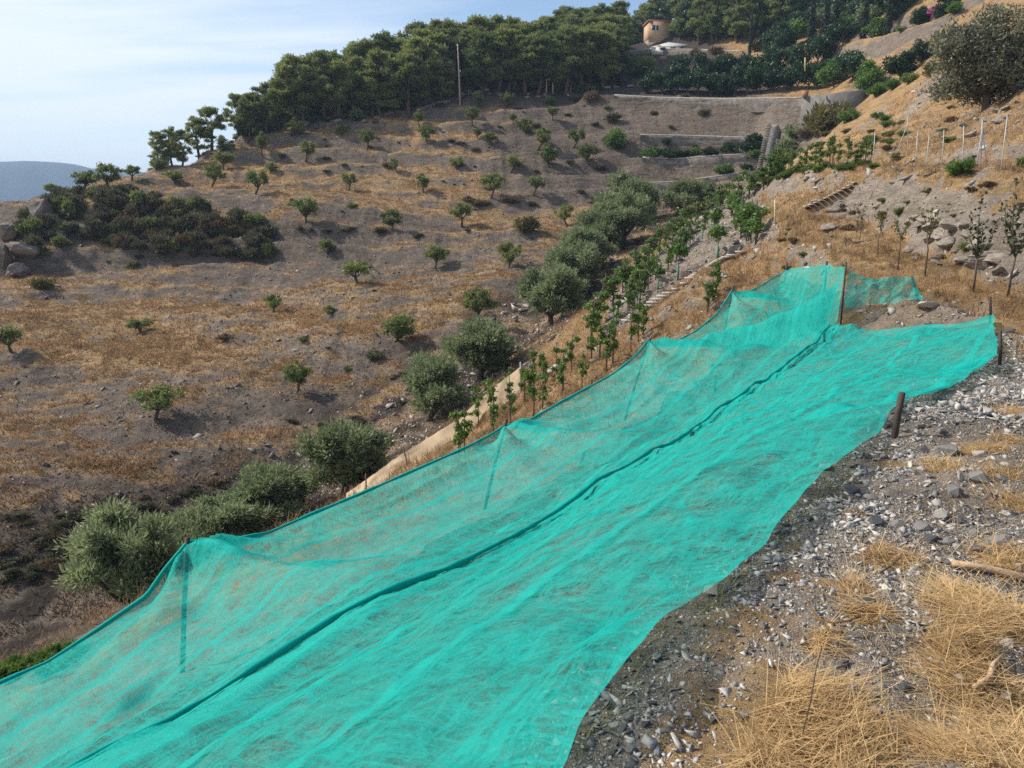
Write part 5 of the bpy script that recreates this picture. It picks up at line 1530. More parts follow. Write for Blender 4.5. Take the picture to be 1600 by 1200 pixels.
# concrete ramp with a stair beside it
def ramp_stair():
    pt, pb = hit(1210, 196), hit(1194, 266)
    dt, db = np.dot(pt, [0, CP, -SP]), np.dot(pb, [0, CP, -SP])
    top_l, top_r = at(1197, 195, dt - .3), at(1224, 194, dt - .3)
    bot_l, bot_r = at(1183, 264, db - .3), at(1206, 264, db - .3)
    o = empty("concrete_ramp", tuple((bot_l + bot_r) / 2))
    b = np.array(o.location)
    mid = lambda t, k: (bot_l + (bot_r - bot_l) * k) * (1 - t) + (top_l + (top_r - top_l) * k) * t
    n = 12
    mb = MB()
    rows = []
    for i in range(n + 1):
        t = i / n
        L_, R_2 = mid(t, .30), mid(t, 1.0)
        for q in (L_, R_2, R_2 - [0, .5, .5], L_ - [0, .5, .5]): rows.append(q - b)
    qd = []
    for i in range(n):
        for j in range(4):
            qd.append([i * 4 + j, i * 4 + (j + 1) % 4, (i + 1) * 4 + (j + 1) % 4, (i + 1) * 4 + j])
    qd += [[0, 3, 2, 1], [n * 4, n * 4 + 1, n * 4 + 2, n * 4 + 3]]
    mb.add(rows, qd); mb.build("slab", CONC_L, o)
    ns = 26; mb = MB()
    for i in range(ns):
        t = (i + .5) / ns; c = (mid(t, 0) + mid(t, .28)) / 2 - b
        wv = np.linalg.norm(mid(t, .28) - mid(t, 0))
        mb.box(c + [0, 0, .08], (wv, .2, .13), 0.0)
    mb.build("stair", CONC_L, o)
    tag(o, "grey concrete ramp with a narrow stair on its left, above the vines", "ramp")
ramp_stair()

def steps(px, n, width, name, label, mat, dirw, d0=None):
    P = []
    for q in px:
        p = hit(q[0], q[1]) if len(q) == 2 else at(*q)
        P.append(p)
    P = np.array(P)
    L = np.concatenate([[0], np.cumsum(np.linalg.norm(np.diff(P, axis=0), axis=1))])
    o = empty(name, tuple(P[0])); b = P[0]
    rg = np.random.default_rng(n)
    for i in range(n):
        s = L[-1] * (i + .5) / n
        c = np.array([np.interp(s, L, P[:, k]) for k in range(3)])
        k = min(len(P) - 2, np.searchsorted(L, s) - 1); dv = P[k + 1] - P[k]; ang = math.atan2(dv[1], dv[0])
        step_l = L[-1] / n
        hz = abs(P[-1, 2] - P[0, 2]) / n
        mb = MB()
        mb.box((0, 0, 0), (np.hypot(dv[0], dv[1]) / np.linalg.norm(dv) * step_l * .97, width * rg.uniform(.9, 1.1), .075), ang + rg.normal(0, .03))
        mb.build("step", mat, o, tuple(c - b + [0, 0, .13]))
    tag(o, label, "stairs")
steps([(1166, 394), (1140, 404), (1112, 418), (1080, 438), (1050, 458), (1012, 482), (975, 508)], 30, .7, "stone_stairs", "long flight of pale block steps climbing between the ochre bank and the grey plot", STEP, 0)
steps([(1256, 327), (1270, 322), (1290, 313), (1312, 302), (1338, 287)], 11, .7, "stone_stairs", "short zigzag flight of pale steps up to the fence terrace", STEP, 0)
steps([(842, 600), (858, 586), (874, 572), (890, 556)], 12, .3, "stone_stairs", "row of white block steps on the ochre bank above the beige cloth", STEP, 0)

# utility pole and wire
def pole():
    p = at(719, 148, 139.5); p[2] = min(p[2], H(p[0], p[1])) ; d = np.dot(p, [0, CP, -SP]); t = at(715, 69, d)
    mb = MB(); mb.tube([[0, 0, -.5], (t - p) * .5, t - p], [.17, .14, .11], 8)
    o = mb.build("utility_pole", WOOD, loc=tuple(p), smooth=True)
    mb = MB(); mb.tube([t - p + [-.25, 0, -.25], t - p + [.25, 0, -.25]], .06, 6); mb.build("insulator", WIRE, o)
    tag(o, "tall wooden utility pole in front of the pine wood", "pole")
    e = at(560, 118, d + 30)
    tt = np.linspace(0, 1, 20)[:, None]; w = t + (e - t) * tt; w[:, 2] -= 2.2 * np.sin(pi * tt[:, 0]) * .5
    mb = MB(); mb.tube(w, .012, 4); tag(mb.build("power_cable", WIRE), "thin cable running left from the utility pole into the pines", "cable")
pole()
def gate_frame():
    p = hit(858, 147); d = np.dot(p, [0, CP, -SP])
    o = empty("wooden_frame", tuple(p))
    a, b_ = at(854, 127, d) - p, at(864, 122, d) - p
    for tp in (a, b_):
        mb = MB(); mb.box((tp[0], tp[1], tp[2] / 2), (.24, .24, tp[2] + .4)); mb.build("post", WOODY, o)
    mb = MB(); mb.tube([a + [-.2, 0, .13], b_ + [.2, 0, .13]], .15, 6); mb.build("beam", WOODY, o)
    tag(o, "pale wooden gate frame of two posts and a beam at the edge of the wood", "gate frame")
gate_frame()
for (u, v0, v1, L) in [(892, 145, 126, "slim pale post right of the wooden gate frame"), (1258, 108, 90, "yellow post standing among the dark evergreens"), (1211, 352, 312, "thin pale stake on the ochre bank left of the short zigzag steps")]:
    p = hit(u, v0); d = np.dot(p, [0, CP, -SP])
    if u == 1258: p = at(u, v0, 118); d = 118
    t = at(u, v1, d)
    mb = MB(); r_ = .05 if u == 1211 else .11
    mb.tube([[0, 0, -.3], (t - p) / 2, t - p], [r_, r_ * .9, r_ * .8], 6); tag(mb.build("stake", WOODY, loc=tuple(p)), L, "stake")

# wire fence on the right hand terrace
FP = [(1364, 259, 1367, 208, "leftmost post of the wire fence"), (1419, 243, 1418, 184, "braced corner post of the wire fence"), (1430, 261, 1434, 205, "third fence post, just right of the braced corner"),
      (1447, 262, 1452, 208, "fourth fence post from the left"), (1472, 260, 1475, 203, "fence post left of the bright green shrub"), (1504, 262, 1506, 197, "fence post rising behind the bright green shrub"),
      (1532, 265, 1535, 187, "braced fence post right of the bright green shrub"), (1564, 266, 1574, 181, "leaning fence post near the right border"), (1606, 268, 1618, 180, "fence post just outside the right border")]
tops = []
for i, (u0, v0, u1, v1, L) in enumerate(FP):
    p = hit(u0, v0); d = np.dot(p, [0, CP, -SP]); t = at(u1, v1, d); tops.append((p, t))
    o = empty("fence_post", tuple(p))
    mb = MB(); mb.tube([[0, 0, -.3], (t - p) / 2, t - p], .022 if i not in (1, 6) else .030, 7); mb.build("shaft", GALV, o)
    if i in (1, 6):
        s_ = -1 if i == 1 else 1
        for ss in ([s_] if i == 1 else [s_, -.6]):
            e = at(u0 + ss * (20 if i == 1 else 11), v0 - 2, d) - p
            mb = MB(); mb.tube([(t - p) * .82, e], .020, 6); mb.build("brace", GALV, o)
    tag(o, "galvanised " + L, "fence post", "posts of the wire fence")
mb = MB()
for f in (.25, .5, .75, .97):
    w = [p + (t - p) * f for p, t in tops]
    mb.tube(w, .0045, 3)
tag(mb.build("fence_wire", WIRE), "thin wires strung between the galvanised fence posts", "wire")

# beige shade cloth fence with its frame
def cloth_fence():
    pts = [(540, 792, 27.5), (572, 770, 28.4), (640, 728, 30.2), (720, 685, 32.3), (775, 636, 34.0), (814, 607, 35.2)]
    bot = np.array([at(*q) for q in pts])
    for q in bot: q[2] = H(q[0], q[1])
    tp_px = [(540, 772), (572, 750), (630, 708), (715, 656), (768, 608), (813, 574)]
    ds = [np.dot(b, [0, CP, -SP]) for b in bot]
    top = np.array([at(u, v, d) for (u, v), d in zip(tp_px, ds)])
    n, m = 90, 14
    t0 = np.linspace(0, 1, len(pts)); t = np.linspace(0, 1, n)
    Bt = np.stack([np.interp(t, t0, bot[:, i]) for i in range(3)], 1); Tp = np.stack([np.interp(t, t0, top[:, i]) for i in range(3)], 1)
    f = np.linspace(0, 1, m)
    V = Bt[:, None] + (Tp - Bt)[:, None] * f[None, :, None]
    V[..., 0] -= .05 * (np.abs(np.sin(t * 62))[:, None]) * (1 - .5 * f[None]); V[..., 1] += .09 * np.sin(t * 40)[:, None] * np.sin(f * pi)[None] + .05 * fbm(t[:, None] * 12 + f[None] * 0, f[None] * 3 + t[:, None] * 0, 3, 9)
    back = V + np.array([0.01, 0.03, 0])
    g = grid_faces(n, m)
    o = obj_np("cloth_fence", V.reshape(-1, 3), g, CLOTH, smooth=True)
    for i, (b, tt) in enumerate(zip(bot, top)):
        mb = MB(); mb.tube([b - [0, 0, .3], tt + [0, 0, .25]], .028, 6); mb.build("post", STAKE if i < 5 else GALV, o)
    tag(o, "beige cloth fence running along the lower side of the vines", "fence")
    b, tt = bot[-1], top[-1]
    d = ds[-1]
    fr = empty("metal_frame", tuple(b)); e1 = at(828, 606, d), at(827, 565, d)
    mb = MB(); mb.tube([e1[0] - b - [0, 0, .3], e1[1] - b], .035, 6); mb.build("post", GALV, fr)
    mb = MB(); mb.tube([tt - b + [0, 0, .02], e1[1] - b], .03, 6); mb.tube([(tt - b) * .45, (e1[0] + e1[1]) / 2 - b], .02, 6); mb.build("rail", GALV, fr)
    tag(fr, "grey metal gate frame at the upper end of the beige cloth", "gate")
cloth_fence()

# ---------------------------------------------------------------- boulders of the left outcrop and other big stones
ROCK = simple_mat("grey_boulder", (.12, .10, .088), (.30, .255, .22), 0.9, 0.95, 0.9, 0.15, 9)
def rock_mesh(name, seed, mat, n=26, squash=(1, 1, 1), sub=0, jag=0.0):
    rg = np.random.default_rng(seed)
    bm = bmesh.new()
    p = unit(n, rg) * (0.75 + 0.35 * rg.random(n))[:, None] * np.array(squash)
    for q in p: bm.verts.new(q)
    bmesh.ops.convex_hull(bm, input=list(bm.verts))
    for v in [v for v in bm.verts if not v.link_faces]: bm.verts.remove(v)
    if sub:
        bmesh.ops.triangulate(bm, faces=list(bm.faces))
        bmesh.ops.subdivide_edges(bm, edges=list(bm.edges), cuts=sub, use_grid_fill=True)
        co = np.array([v.co for v in bm.verts])
        dis = jag * (fbm(co[:, 0] * 2.2 + seed, co[:, 2] * 5 + co[:, 1] * 2.2, 4, seed) + .4 * fbm(co[:, 0] * 7, co[:, 2] * 12 + co[:, 1] * 7, 3, seed + 3))
        for v, dd in zip(bm.verts, dis):
            v.co *= 1 + float(dd)
    me = bpy.data.meshes.new(name); bm.to_mesh(me); bm.free(); me.materials.append(mat)
    return me
def put_rock(me, p, size, label, name="boulder", group=None, rz=0.0, tilt=(0, 0), cat="rock"):
    o = bpy.data.objects.new(name, me); o.location = tuple(p); o.scale = tuple(size); o.rotation_euler = (tilt[0], tilt[1], rz); link(o)
    return tag(o, label, cat, group)
OUT = [(40, 398, 56, 30, "wide pale boulder at the left foot of the outcrop"), (66, 345, 36, 46, "tall standing boulder in the middle of the left outcrop"), (12, 372, 40, 34, "grey boulder at the left border in front of the outcrop"),
       (8, 412, 30, 44, "dark rock at the left border below the wide pale boulder"), (134, 366, 18, 26, "small upright rock among the scrub of the outcrop"), (28, 432, 34, 30, "broken rock under the wide pale boulder"),
       (95, 372, 26, 20, "low rock between the standing boulder and the small upright one")]
for i, (u, v, w, h_, L) in enumerate(OUT):
    p = hit(u, v); d = np.dot(p, [0, CP, -SP]); s = d / FPX
    put_rock(rock_mesh("boulder_mesh", 900 + i, ROCK, 24, (1, .9, 1), 3, .16), p + [0, 0, h_ * s * .3], (w * s / 1.9, w * s / 1.9, h_ * s / 1.9), L, "boulder", "boulders of the left outcrop", i * .9, (.1 * i % .3, .2))
rg = np.random.default_rng(15)
BANK = simple_mat("bank_rock", (.15, .128, .108), (.36, .31, .26), 2.2, 0.95, 0.9, 0.15, 9, (1, 1, 3))
BR = [rock_mesh("bank_rock_mesh", 970 + i, BANK, 20, (1, .8, .6), 2, .16) for i in range(6)]
for i in range(40):
    u = rg.uniform(1290, 1600); v = np.interp(u, [1290, 1350, 1440, 1600], [345, 345, 370, 400]) + rg.uniform(-45, 40)
    if i > 30: u = rg.uniform(1450, 1600); v = np.interp(u, [1450, 1600], [190, 150]) + rg.uniform(-10, 40)
    p = hit(u, v); s = rg.uniform(.16, .62)
    put_rock(BR[i % 6], p + [0, 0, s * .05], (s * 1.3, s, s * .8), "pale jagged rock cropping out of the stony bank on the right", "bank_rock", "rocks of the right hand bank", rg.random() * 6, tuple(rg.normal(0, .25, 2)))
rg = np.random.default_rng(5)
RM = [rock_mesh("ridge_rock_mesh", 950 + i, ROCK, 16, (1, .8, .7), 1, .12) for i in range(6)]
for i in range(70):
    u = rg.uniform(470, 990); v = np.interp(u, TU, TV) + rg.uniform(-1, 9)
    p = hit(u, v); s = rg.uniform(.35, 1.0); put_rock(RM[i % 6], p + [0, 0, s * .15], (s * 1.2, s, s * .8), "pale broken rock in the rubble band under the pine wood", "ridge_rock", "rocks under the pine wood", rg.random() * 6)
# ---------------------------------------------------------------- dry grass, gravel and stones
def rot_z(v, a):
    c, s = np.cos(a), np.sin(a)
    return np.stack([v[..., 0] * c - v[..., 1] * s, v[..., 0] * s + v[..., 1] * c, v[..., 2]], -1)

def straw_mat(name, c1, c2):
    m, nd, lk, p = nmat(name)
    a = N(nd, 'ShaderNodeAttribute', attribute_name='tone')
    r = ramp(nd, [(0, c1), (1, c2)]); lk.new(a.outputs['Fac'], r.inputs['Fac'])
    lk.new(r.outputs[0], p.inputs['Base Color']); p.inputs['Roughness'].default_value = .75; p.inputs['Specular IOR Level'].default_value = .25
    tr = N(nd, 'ShaderNodeBsdfTranslucent'); lk.new(r.outputs[0], tr.inputs['Color'])
    mx = N(nd, 'ShaderNodeMixShader'); mx.inputs[0].default_value = .25
    lk.new(p.outputs[0], mx.inputs[1]); lk.new(tr.outputs[0], mx.inputs[2]); lk.new(mx.outputs[0], nd['Material Output'].inputs['Surface'])
    return m
STRAW_N = straw_mat("dry_straw", (.25, .135, .05), (.82, .59, .30))
STRAW_F = straw_mat("dry_grass_far", (.18, .10, .048), (.48, .30, .145))
ATT = dict(straw=straw, litter=litter)

def grid_sample(n, weight, rg):
    w = weight.ravel().astype(float); w /= w.sum()
    k = rg.choice(w.size, n, p=w)
    i, j = k // na, k % na
    i2 = np.clip(i + 1, 0, nr - 1); j2 = (j + 1) % na
    fi, fj = rg.random(n), rg.random(n)
    x = gx[i, j] + (gx[i2, j] - gx[i, j]) * fi + (gx[i, j2] - gx[i, j]) * fj
    y = gy[i, j] + (gy[i2, j] - gy[i, j]) * fi + (gy[i, j2] - gy[i, j]) * fj
    z = gz[i, j] + (gz[i2, j] - gz[i, j]) * fi + (gz[i, j2] - gz[i, j]) * fj
    return x, y, z, k

behind = (s_row > 18.0 - 1.15 * (w_row - 5.1)) & (w_row > 4.6)
INV = (np.abs(np.degrees(np.arctan2(gx, gy))) < 40)
cellA = np.zeros_like(gx); cellA[:-1] = (R_[1:] - R_[:-1]) * R_[:-1] * radians(.092)

def blades(x, y, z, length, width, lean, rg, mat, name, label, bend=0.6, tone_base=None, az=None):
    n = len(x)
    az = rg.random(n) * 2 * pi if az is None else az
    d = np.stack([np.cos(az), np.sin(az)], 1)
    side = np.stack([-d[:, 1], d[:, 0]], 1)
    L = length[:, None]
    pts = []
    for t in (0.0, .4, .75, 1.0):
        hor = np.sin(lean) * t + bend * np.cos(lean) * t * t * .6
        ver = np.cos(lean) * t - bend * t * t * .35
        q = np.stack([x + d[:, 0] * hor * length, y + d[:, 1] * hor * length, z + ver * length - .01], 1)
        w = (width * (1 - .85 * t))[:, None] * np.concatenate([side, np.zeros((n, 1))], 1) * .5
        if t < 1: pts += [q - w, q + w]
        else: pts += [q]
    V = np.stack(pts, 1).reshape(-1, 3)
    b = np.arange(n)[:, None] * 7
    f4 = np.concatenate([b + [0, 1, 3, 2], b + [2, 3, 5, 4]]); f3 = b + [4, 5, 6]
    tone = np.repeat(np.clip((rg.random(n) * .75 + .12) if tone_base is None else tone_base + rg.normal(0, .16, n), 0, 1), 7)
    o = obj_np(name, V, [f4, f3], mat, dict(tone=tone))
    return tag(o, label, None, None, "stuff")

rg = np.random.default_rng(21)
# near straw, matted on the terrace
s_w = np.clip(straw_near, 0, 1) * (w_row > 9.5) * (R_ < 14) * (R_ > .9) * INV
wgt = (s_w + .02 * (w_row > 9.5) * (R_ < 14) * (R_ > .9) * INV) * cellA / np.maximum(R_, 1.6) ** 1.1
x, y, z, k = grid_sample(44000, wgt, rg); n = len(x)
blades(x, y, z + .02 * rg.random(n), rg.uniform(.02, .075, n), rg.uniform(.0018, .0045, n), np.clip(rg.normal(1.45, .15, n), 0, 1.6), rg, STRAW_N, "dry_straw", "broken golden straw litter on the gravel terrace", .1, .46 + .5 * fbm(x / .35, y / .35, 3, 56) + rg.normal(0, .16, n))
x, y, z, k = grid_sample(7500, wgt, rg); n = len(x)
swirl = fbm(x / 1.1, y / 1.1, 2, 55) * 9 + rg.normal(0, .55, n) + (rg.random(n) < .25) * rg.random(n) * 6
blades(x, y, z + .05 * rg.random(n) ** 2, rg.gamma(5, .020, n) + .045, rg.uniform(.0020, .0048, n), np.clip(rg.normal(1.36, .17, n), 0, 1.6), rg, STRAW_N, "dry_straw", "long matted golden straw lying over the gravel terrace", .12, .58 + .4 * fbm(x / .5, y / .5, 2, 58), swirl)
# small tussocks in the straw
tx, ty, tz, k = grid_sample(260, s_w * cellA / np.maximum(R_, 1.6) ** 1.0, rg)
q = rg.integers(0, 260, 1800); n = len(q)
x = tx[q] + rg.normal(0, .02, n); y = ty[q] + rg.normal(0, .02, n)
blades(x, y, tz[q], rg.gamma(4, .022, n) * (.6 + .9 * rg.random(260)[q]) + .03, rg.uniform(.0016, .0038, n), np.clip(np.abs(rg.normal(.6, .4, n)), 0, 1.4), rg, STRAW_N, "dry_straw", "small dry tussocks between the slate chips", .7, .45 + .3 * (rg.random(260)[q] - .5))
# sparse stalks everywhere near, also beyond the net
wgt = (R_ < 16) * (R_ > .9) * INV * (w_row > 9.5) * cellA / np.maximum(R_, 1.6) ** 1.1 * (0.1 + straw_near)
x, y, z, k = grid_sample(900, wgt, rg); n = len(x)
blades(x, y, z, rg.uniform(.10, .36, n), rg.uniform(.0018, .0035, n), np.clip(rg.normal(1.2, .3, n), 0, 1.5), rg, STRAW_N, "dry_stalks", "long pale dry stalks scattered over the gravel", .5, .72 + .0 * x)
# mid distance tufts on the banks and slopes
wgt = straw * INV * (R_ > 11) * (R_ < 105) * (hillm < .5) * (gy > 4) * np.maximum(np.maximum(w_row > 9.7, s_row > 18.5), behind) * cellA / R_ ** 1.2 * (0.35 + (n2 > -.05))
x, y, z, k = grid_sample(85000, wgt, rg); n = len(x)
tb = .48 + .22 * fbm(x / 3, y / 3, 2, 57)
blades(x, y, z, rg.gamma(5, .062, n) + .06, rg.uniform(.010, .022, n) * np.clip(np.hypot(x, y) / 40, .8, 2.5), np.clip(np.abs(rg.normal(.5, .5, n)), 0, 1.4), rg, STRAW_F, "dry_grass", "dry ochre grass on the near banks", .6, tb)
# below the net and the gully slopes, then the far hill
wgt = straw * INV * (R_ > 20) * (R_ < 62) * (w_row < 0) * cellA / R_ ** 1.2
x, y, z, k = grid_sample(36000, wgt, rg); n = len(x)
blades(x, y, z, rg.gamma(5, .07, n) + .06, rg.uniform(.015, .035, n), np.clip(np.abs(rg.normal(.35, .45, n)), 0, 1.4), rg, STRAW_F, "dry_grass", "dry ochre grass between the vines and on the gully bank", .6, .45 + .22 * fbm(x / 3, y / 3, 2, 58))
wgt = (straw ** 1.6) * INV * (R_ > 40) * (R_ < 150) * (hillm > .5) * (1 - forest) * cellA / R_ ** 1.4 * (0.25 + 1.0 * (n2 > .0))
x, y, z, k = grid_sample(150000, wgt, rg); n = len(x)
blades(x, y, z, rg.gamma(4, .05, n) + .06, rg.uniform(.03, .07, n), np.clip(np.abs(rg.normal(.4, .4, n)), 0, 1.4), rg, STRAW_F, "dry_grass", "dry ochre grass tufts over the hill across the gully", .6, .42 + .26 * fbm(x / 5, y / 5, 2, 59))
# dead darker weeds and clods on the hill
SC_M = straw_mat("dead_weeds", (.07, .05, .036), (.19, .135, .095))
wgt = INV * (R_ > 22) * (R_ < 150) * (side_ > -7) * (1 + 2.5 * bank_lo) * (1 - forest) * cellA / R_ ** 1.4 * (0.15 + (n2 < -.12) + (flat < .86) * 1.0)
x, y, z, k = grid_sample(52000, wgt, rg); n = len(x)
blades(x, y, z, rg.gamma(4, .045, n) + .05, rg.uniform(.03, .08, n), np.clip(np.abs(rg.normal(.4, .5, n)), 0, 1.4), rg, SC_M, "dead_weeds", "dark dead weeds over the hill across the gully", .6)

# gravel
def hulls(n, squash, seed, npts=11):
    out = []
    rgs = np.random.default_rng(seed)
    for i in range(n):
        bm = bmesh.new()
        for q in unit(npts, rgs) * (0.7 + .3 * rgs.random((npts, 1))) * np.array(squash): bm.verts.new(q)
        r = bmesh.ops.convex_hull(bm, input=list(bm.verts))
        for v in [v for v in bm.verts if not v.link_faces]: bm.verts.remove(v)
        bmesh.ops.triangulate(bm, faces=list(bm.faces)); bm.verts.index_update()
        out.append((np.array([v.co[:] for v in bm.verts]), np.array([[v.index for v in f.verts] for f in bm.faces])))
        bm.free()
    return out
HU = hulls(22, (1, .72, .24), 3, 7)
def scatter_stones(x, y, z, size, rg, mat, name, label, tilt=.5):
    V, F, T = [], [], []; off = 0
    n = len(x); pick = rg.integers(0, len(HU), n)
    for h in range(len(HU)):
        m = np.nonzero(pick == h)[0]
        if not len(m): continue
        v, f = HU[h]
        a = rg.random(len(m)) * 2 * pi
        q = np.repeat(v[None], len(m), 0) * size[m][:, None, None] * (0.75 + .5 * rg.random((len(m), 1, 3)))
        tx, ty = rg.normal(0, tilt, (2, len(m)))
        c, s = np.cos(tx)[:, None], np.sin(tx)[:, None]
        q = np.stack([q[..., 0], q[..., 1] * c - q[..., 2] * s, q[..., 1] * s + q[..., 2] * c], -1)
        c, s = np.cos(ty)[:, None], np.sin(ty)[:, None]
        q = np.stack([q[..., 0] * c + q[..., 2] * s, q[..., 1], -q[..., 0] * s + q[..., 2] * c], -1)
        q = rot_z(q, a[:, None])
        q = q + np.stack([x[m], y[m], z[m]], 1)[:, None]
        V.append(q.reshape(-1, 3)); F.append((f[None] + (off + np.arange(len(m)) * len(v))[:, None, None]).reshape(-1, 3)); off += len(m) * len(v)
        T.append(np.repeat(rg.random(len(m)), len(v)))
    o = obj_np(name, np.concatenate(V), np.concatenate(F), mat, dict(tone=np.concatenate(T)))
    return tag(o, label, None, None, "stuff")
def stone_mat(name, c):
    m, nd, lk, p = nmat(name)
    a = N(nd, 'ShaderNodeAttribute', attribute_name='tone')
    r = ramp(nd, c); lk.new(a.outputs['Fac'], r.inputs['Fac'])
    tcx = N(nd, 'ShaderNodeTexCoord'); nz = N(nd, 'ShaderNodeTexNoise', i_Scale=40., i_Detail=5); lk.new(tcx.outputs['Object'], nz.inputs['Vector'])
    mr = N(nd, 'ShaderNodeMapRange'); mr.inputs['To Min'].default_value = .6; mr.inputs['To Max'].default_value = 1.4; lk.new(nz.outputs['Fac'], mr.inputs['Value'])
    mu = N(nd, 'ShaderNodeMixRGB', blend_type='MULTIPLY'); mu.inputs['Fac'].default_value = 1; lk.new(r.outputs[0], mu.inputs['Color1']); lk.new(mr.outputs[0], mu.inputs['Color2'])
    lk.new(mu.outputs[0], p.inputs['Base Color']); p.inputs['Roughness'].default_value = .62; p.inputs['Specular IOR Level'].default_value = .4
    bpn = N(nd, 'ShaderNodeBump', i_Strength=.5, i_Distance=.01); lk.new(nz.outputs['Fac'], bpn.inputs['Height']); lk.new(bpn.outputs[0], p.inputs['Normal'])
    return m
SLATE = stone_mat("slate_gravel", [(0, (.095, .097, .10)), (.3, (.27, .262, .25)), (.75, (.43, .41, .375)), (1, (.58, .54, .49))])
PALE = stone_mat("bank_rubble", [(0, (.13, .12, .11)), (.5, (.31, .28, .25)), (1, (.50, .45, .39))])
BROWN = stone_mat("hill_rubble", [(0, (.07, .06, .055)), (.6, (.17, .145, .13)), (1, (.30, .26, .23))])
gmask = terrace * (w_row > 9.0) * (R_ < 15) * (R_ > .9) * INV * (1.05 - .85 * straw_near) * (0.25 + sstep(-.25, .35, n2 + .15))
x, y, z, k = grid_sample(80000, gmask * cellA / np.maximum(R_, 1.6) ** 1.25, rg); n = len(x)
rr0 = np.hypot(x, y)
sz = np.clip(.0045 * (1 / (1 - rg.random(n)) ** .44), .0045, .034) * np.clip(rr0 / 3.2, .8, 2.2)
scatter_stones(x, y, z + sz * .12, sz, rg, SLATE, "gravel", "grey slate gravel of the terrace")
# under the net edge
x, y, z, k = grid_sample(5000, (w_row > 8.75) * (w_row < 9.4) * (R_ < 12) * (R_ > .9) * INV * cellA / np.maximum(R_, 1.6) ** 1.2, rg); n = len(x)
sz = np.clip(.007 * (1 / (1 - rg.random(n)) ** .42), .007, .04) * 1.3
scatter_stones(x, y, z + sz * .1, sz, rg, SLATE, "gravel", "grey slate gravel under the net edge")
# rubble on the near banks and slopes, and over the hill
x, y, z, k = grid_sample(20000, (1.1 - straw) * INV * (R_ > 14) * (R_ < 105) * np.maximum(np.maximum(w_row > 10.2, s_row > 19), behind) * (hillm < .5) * cellA / R_ ** 1.3, rg); n = len(x)
sz = np.clip(.035 * (1 / (1 - rg.random(n)) ** .5), .035, .38) * np.clip(np.hypot(x, y) / 30, .8, 2)
scatter_stones(x, y, z + sz * .1, sz, rg, PALE, "rubble", "pale broken rock over the near banks")
x, y, z, k = grid_sample(13000, (1.1 - straw) * INV * (R_ > 30) * (R_ < 145) * (hillm > .5) * cellA / R_ ** 1.4, rg); n = len(x)
sz = np.clip(.07 * (1 / (1 - rg.random(n)) ** .4), .07, .42)
scatter_stones(x, y, z + sz * .05, sz, rg, BROWN, "rubble", "broken rock over the hill across the gully")

# stones one can point to
STN = simple_mat("slate_block", (.13, .128, .125), (.30, .285, .265), 16, .65, .5, .4, 8, (1, 1, 2.2))
STN_D = simple_mat("dark_slate_block", (.045, .047, .052), (.125, .125, .13), 16, .55, .5, .4, 8, (1, 1, 2.2))
STN_P = simple_mat("pale_stone_block", (.34, .31, .27), (.55, .50, .44), 14, .75, .5, .3, 8)
STONES = [
 (1562, 852, 42, 26, STN, "squarish grey brick sized stone lying alone near the right border"), (1498, 752, 14, 30, STN_P, "white upright slab standing among straw"),
 (1482, 708, 40, 22, STN, "grey block below the leaning net post, with flat top"), (1532, 712, 26, 16, STN_P, "pale flat stone right of the grey block"),
 (1528, 752, 36, 22, STN, "rounded grey stone beside the white upright slab"), (1330, 770, 28, 20, STN_D, "dark faceted stone near the net edge"),
 (1442, 828, 30, 22, STN, "grey angular stone in the middle of the gravel"), (1490, 772, 26, 26, STN, "grey stone under the white slab"),
 (1452, 846, 26, 18, STN_D, "nearly black stone touching the grey angular stone"), (1484, 850, 26, 14, STN, "blue grey flat stone left of the dark long slab"),
 (1536, 862, 40, 12, STN_D, "long dark slate slab tilted in the straw"), (1368, 818, 28, 18, STN_D, "dark stone with a pale neighbour in the gravel"),
 (1468, 806, 26, 16, STN_P, "tan stone between the grey ones"), (1354, 944, 30, 16, STN_D, "dark round slab left of the pale wedge"), (1390, 934, 30, 20, STN, "pale grey wedge beside the dark round slab"),
 (1330, 1084, 30, 24, STN, "stone with one bright face low in the gravel strip"), (1312, 1040, 28, 20, STN_D, "dark stone above the bright faced one"), (1414, 1076, 24, 12, STN_D, "dark flat slate right of the bright faced stone"),
 (1120, 925, 46, 26, STN_P, "smooth pale boulder half sunk at the net edge"), (960, 1136, 20, 16, STN_P, "small pale stone by the near net edge"), (1010, 1132, 18, 12, STN_D, "small dark stone by the near net edge"),
 (1290, 732, 26, 14, STN_P, "pale half buried slab against the net edge"), (1200, 762, 20, 10, STN, "flat grey stone seen at the net edge"), (1398, 985, 26, 12, STN, "flat grey slate in the upper gravel strip"),
 (1160, 1120, 20, 14, STN, "grey stone lying in the thick straw"), (1496, 1005, 26, 18, STN, "grey stone at the right side of the gravel strip"), (1574, 1010, 20, 22, STN_P, "pale upright stone near the right border"),
 (1452, 480, 56, 14, STN_P, "wide pale rock slab behind the back hem of the net"), (1574, 520, 26, 10, STN_D, "dark stone just right of the far net corner"), (1588, 540, 14, 12, STN, "small grey stone right of the far net post"),
]
for i, (u, v, w, h_, m, L) in enumerate(STONES):
    p = hit(u, v); d = np.dot(p, [0, CP, -SP]); s = d / FPX
    me = rock_mesh("slate_stone", 1200 + i, m, 15, (1, .9, 1))
    put_rock(me, p + [0, 0, h_ * s * .18], (w * s / 1.75, w * s / 2.0, h_ * s / 1.75), L, "stone", "single stones on the terrace", (i * .7) % 1.2 - .6, (.12 * ((i % 3) - 1), .15 * ((i % 4) - 1.5)), "stone")
MS = [(rock_mesh("chunk_mesh", 1300 + i, [STN, STN_D, STN, STN_P][i % 4], 13, (1, .75, .45)), i % 4) for i in range(12)]
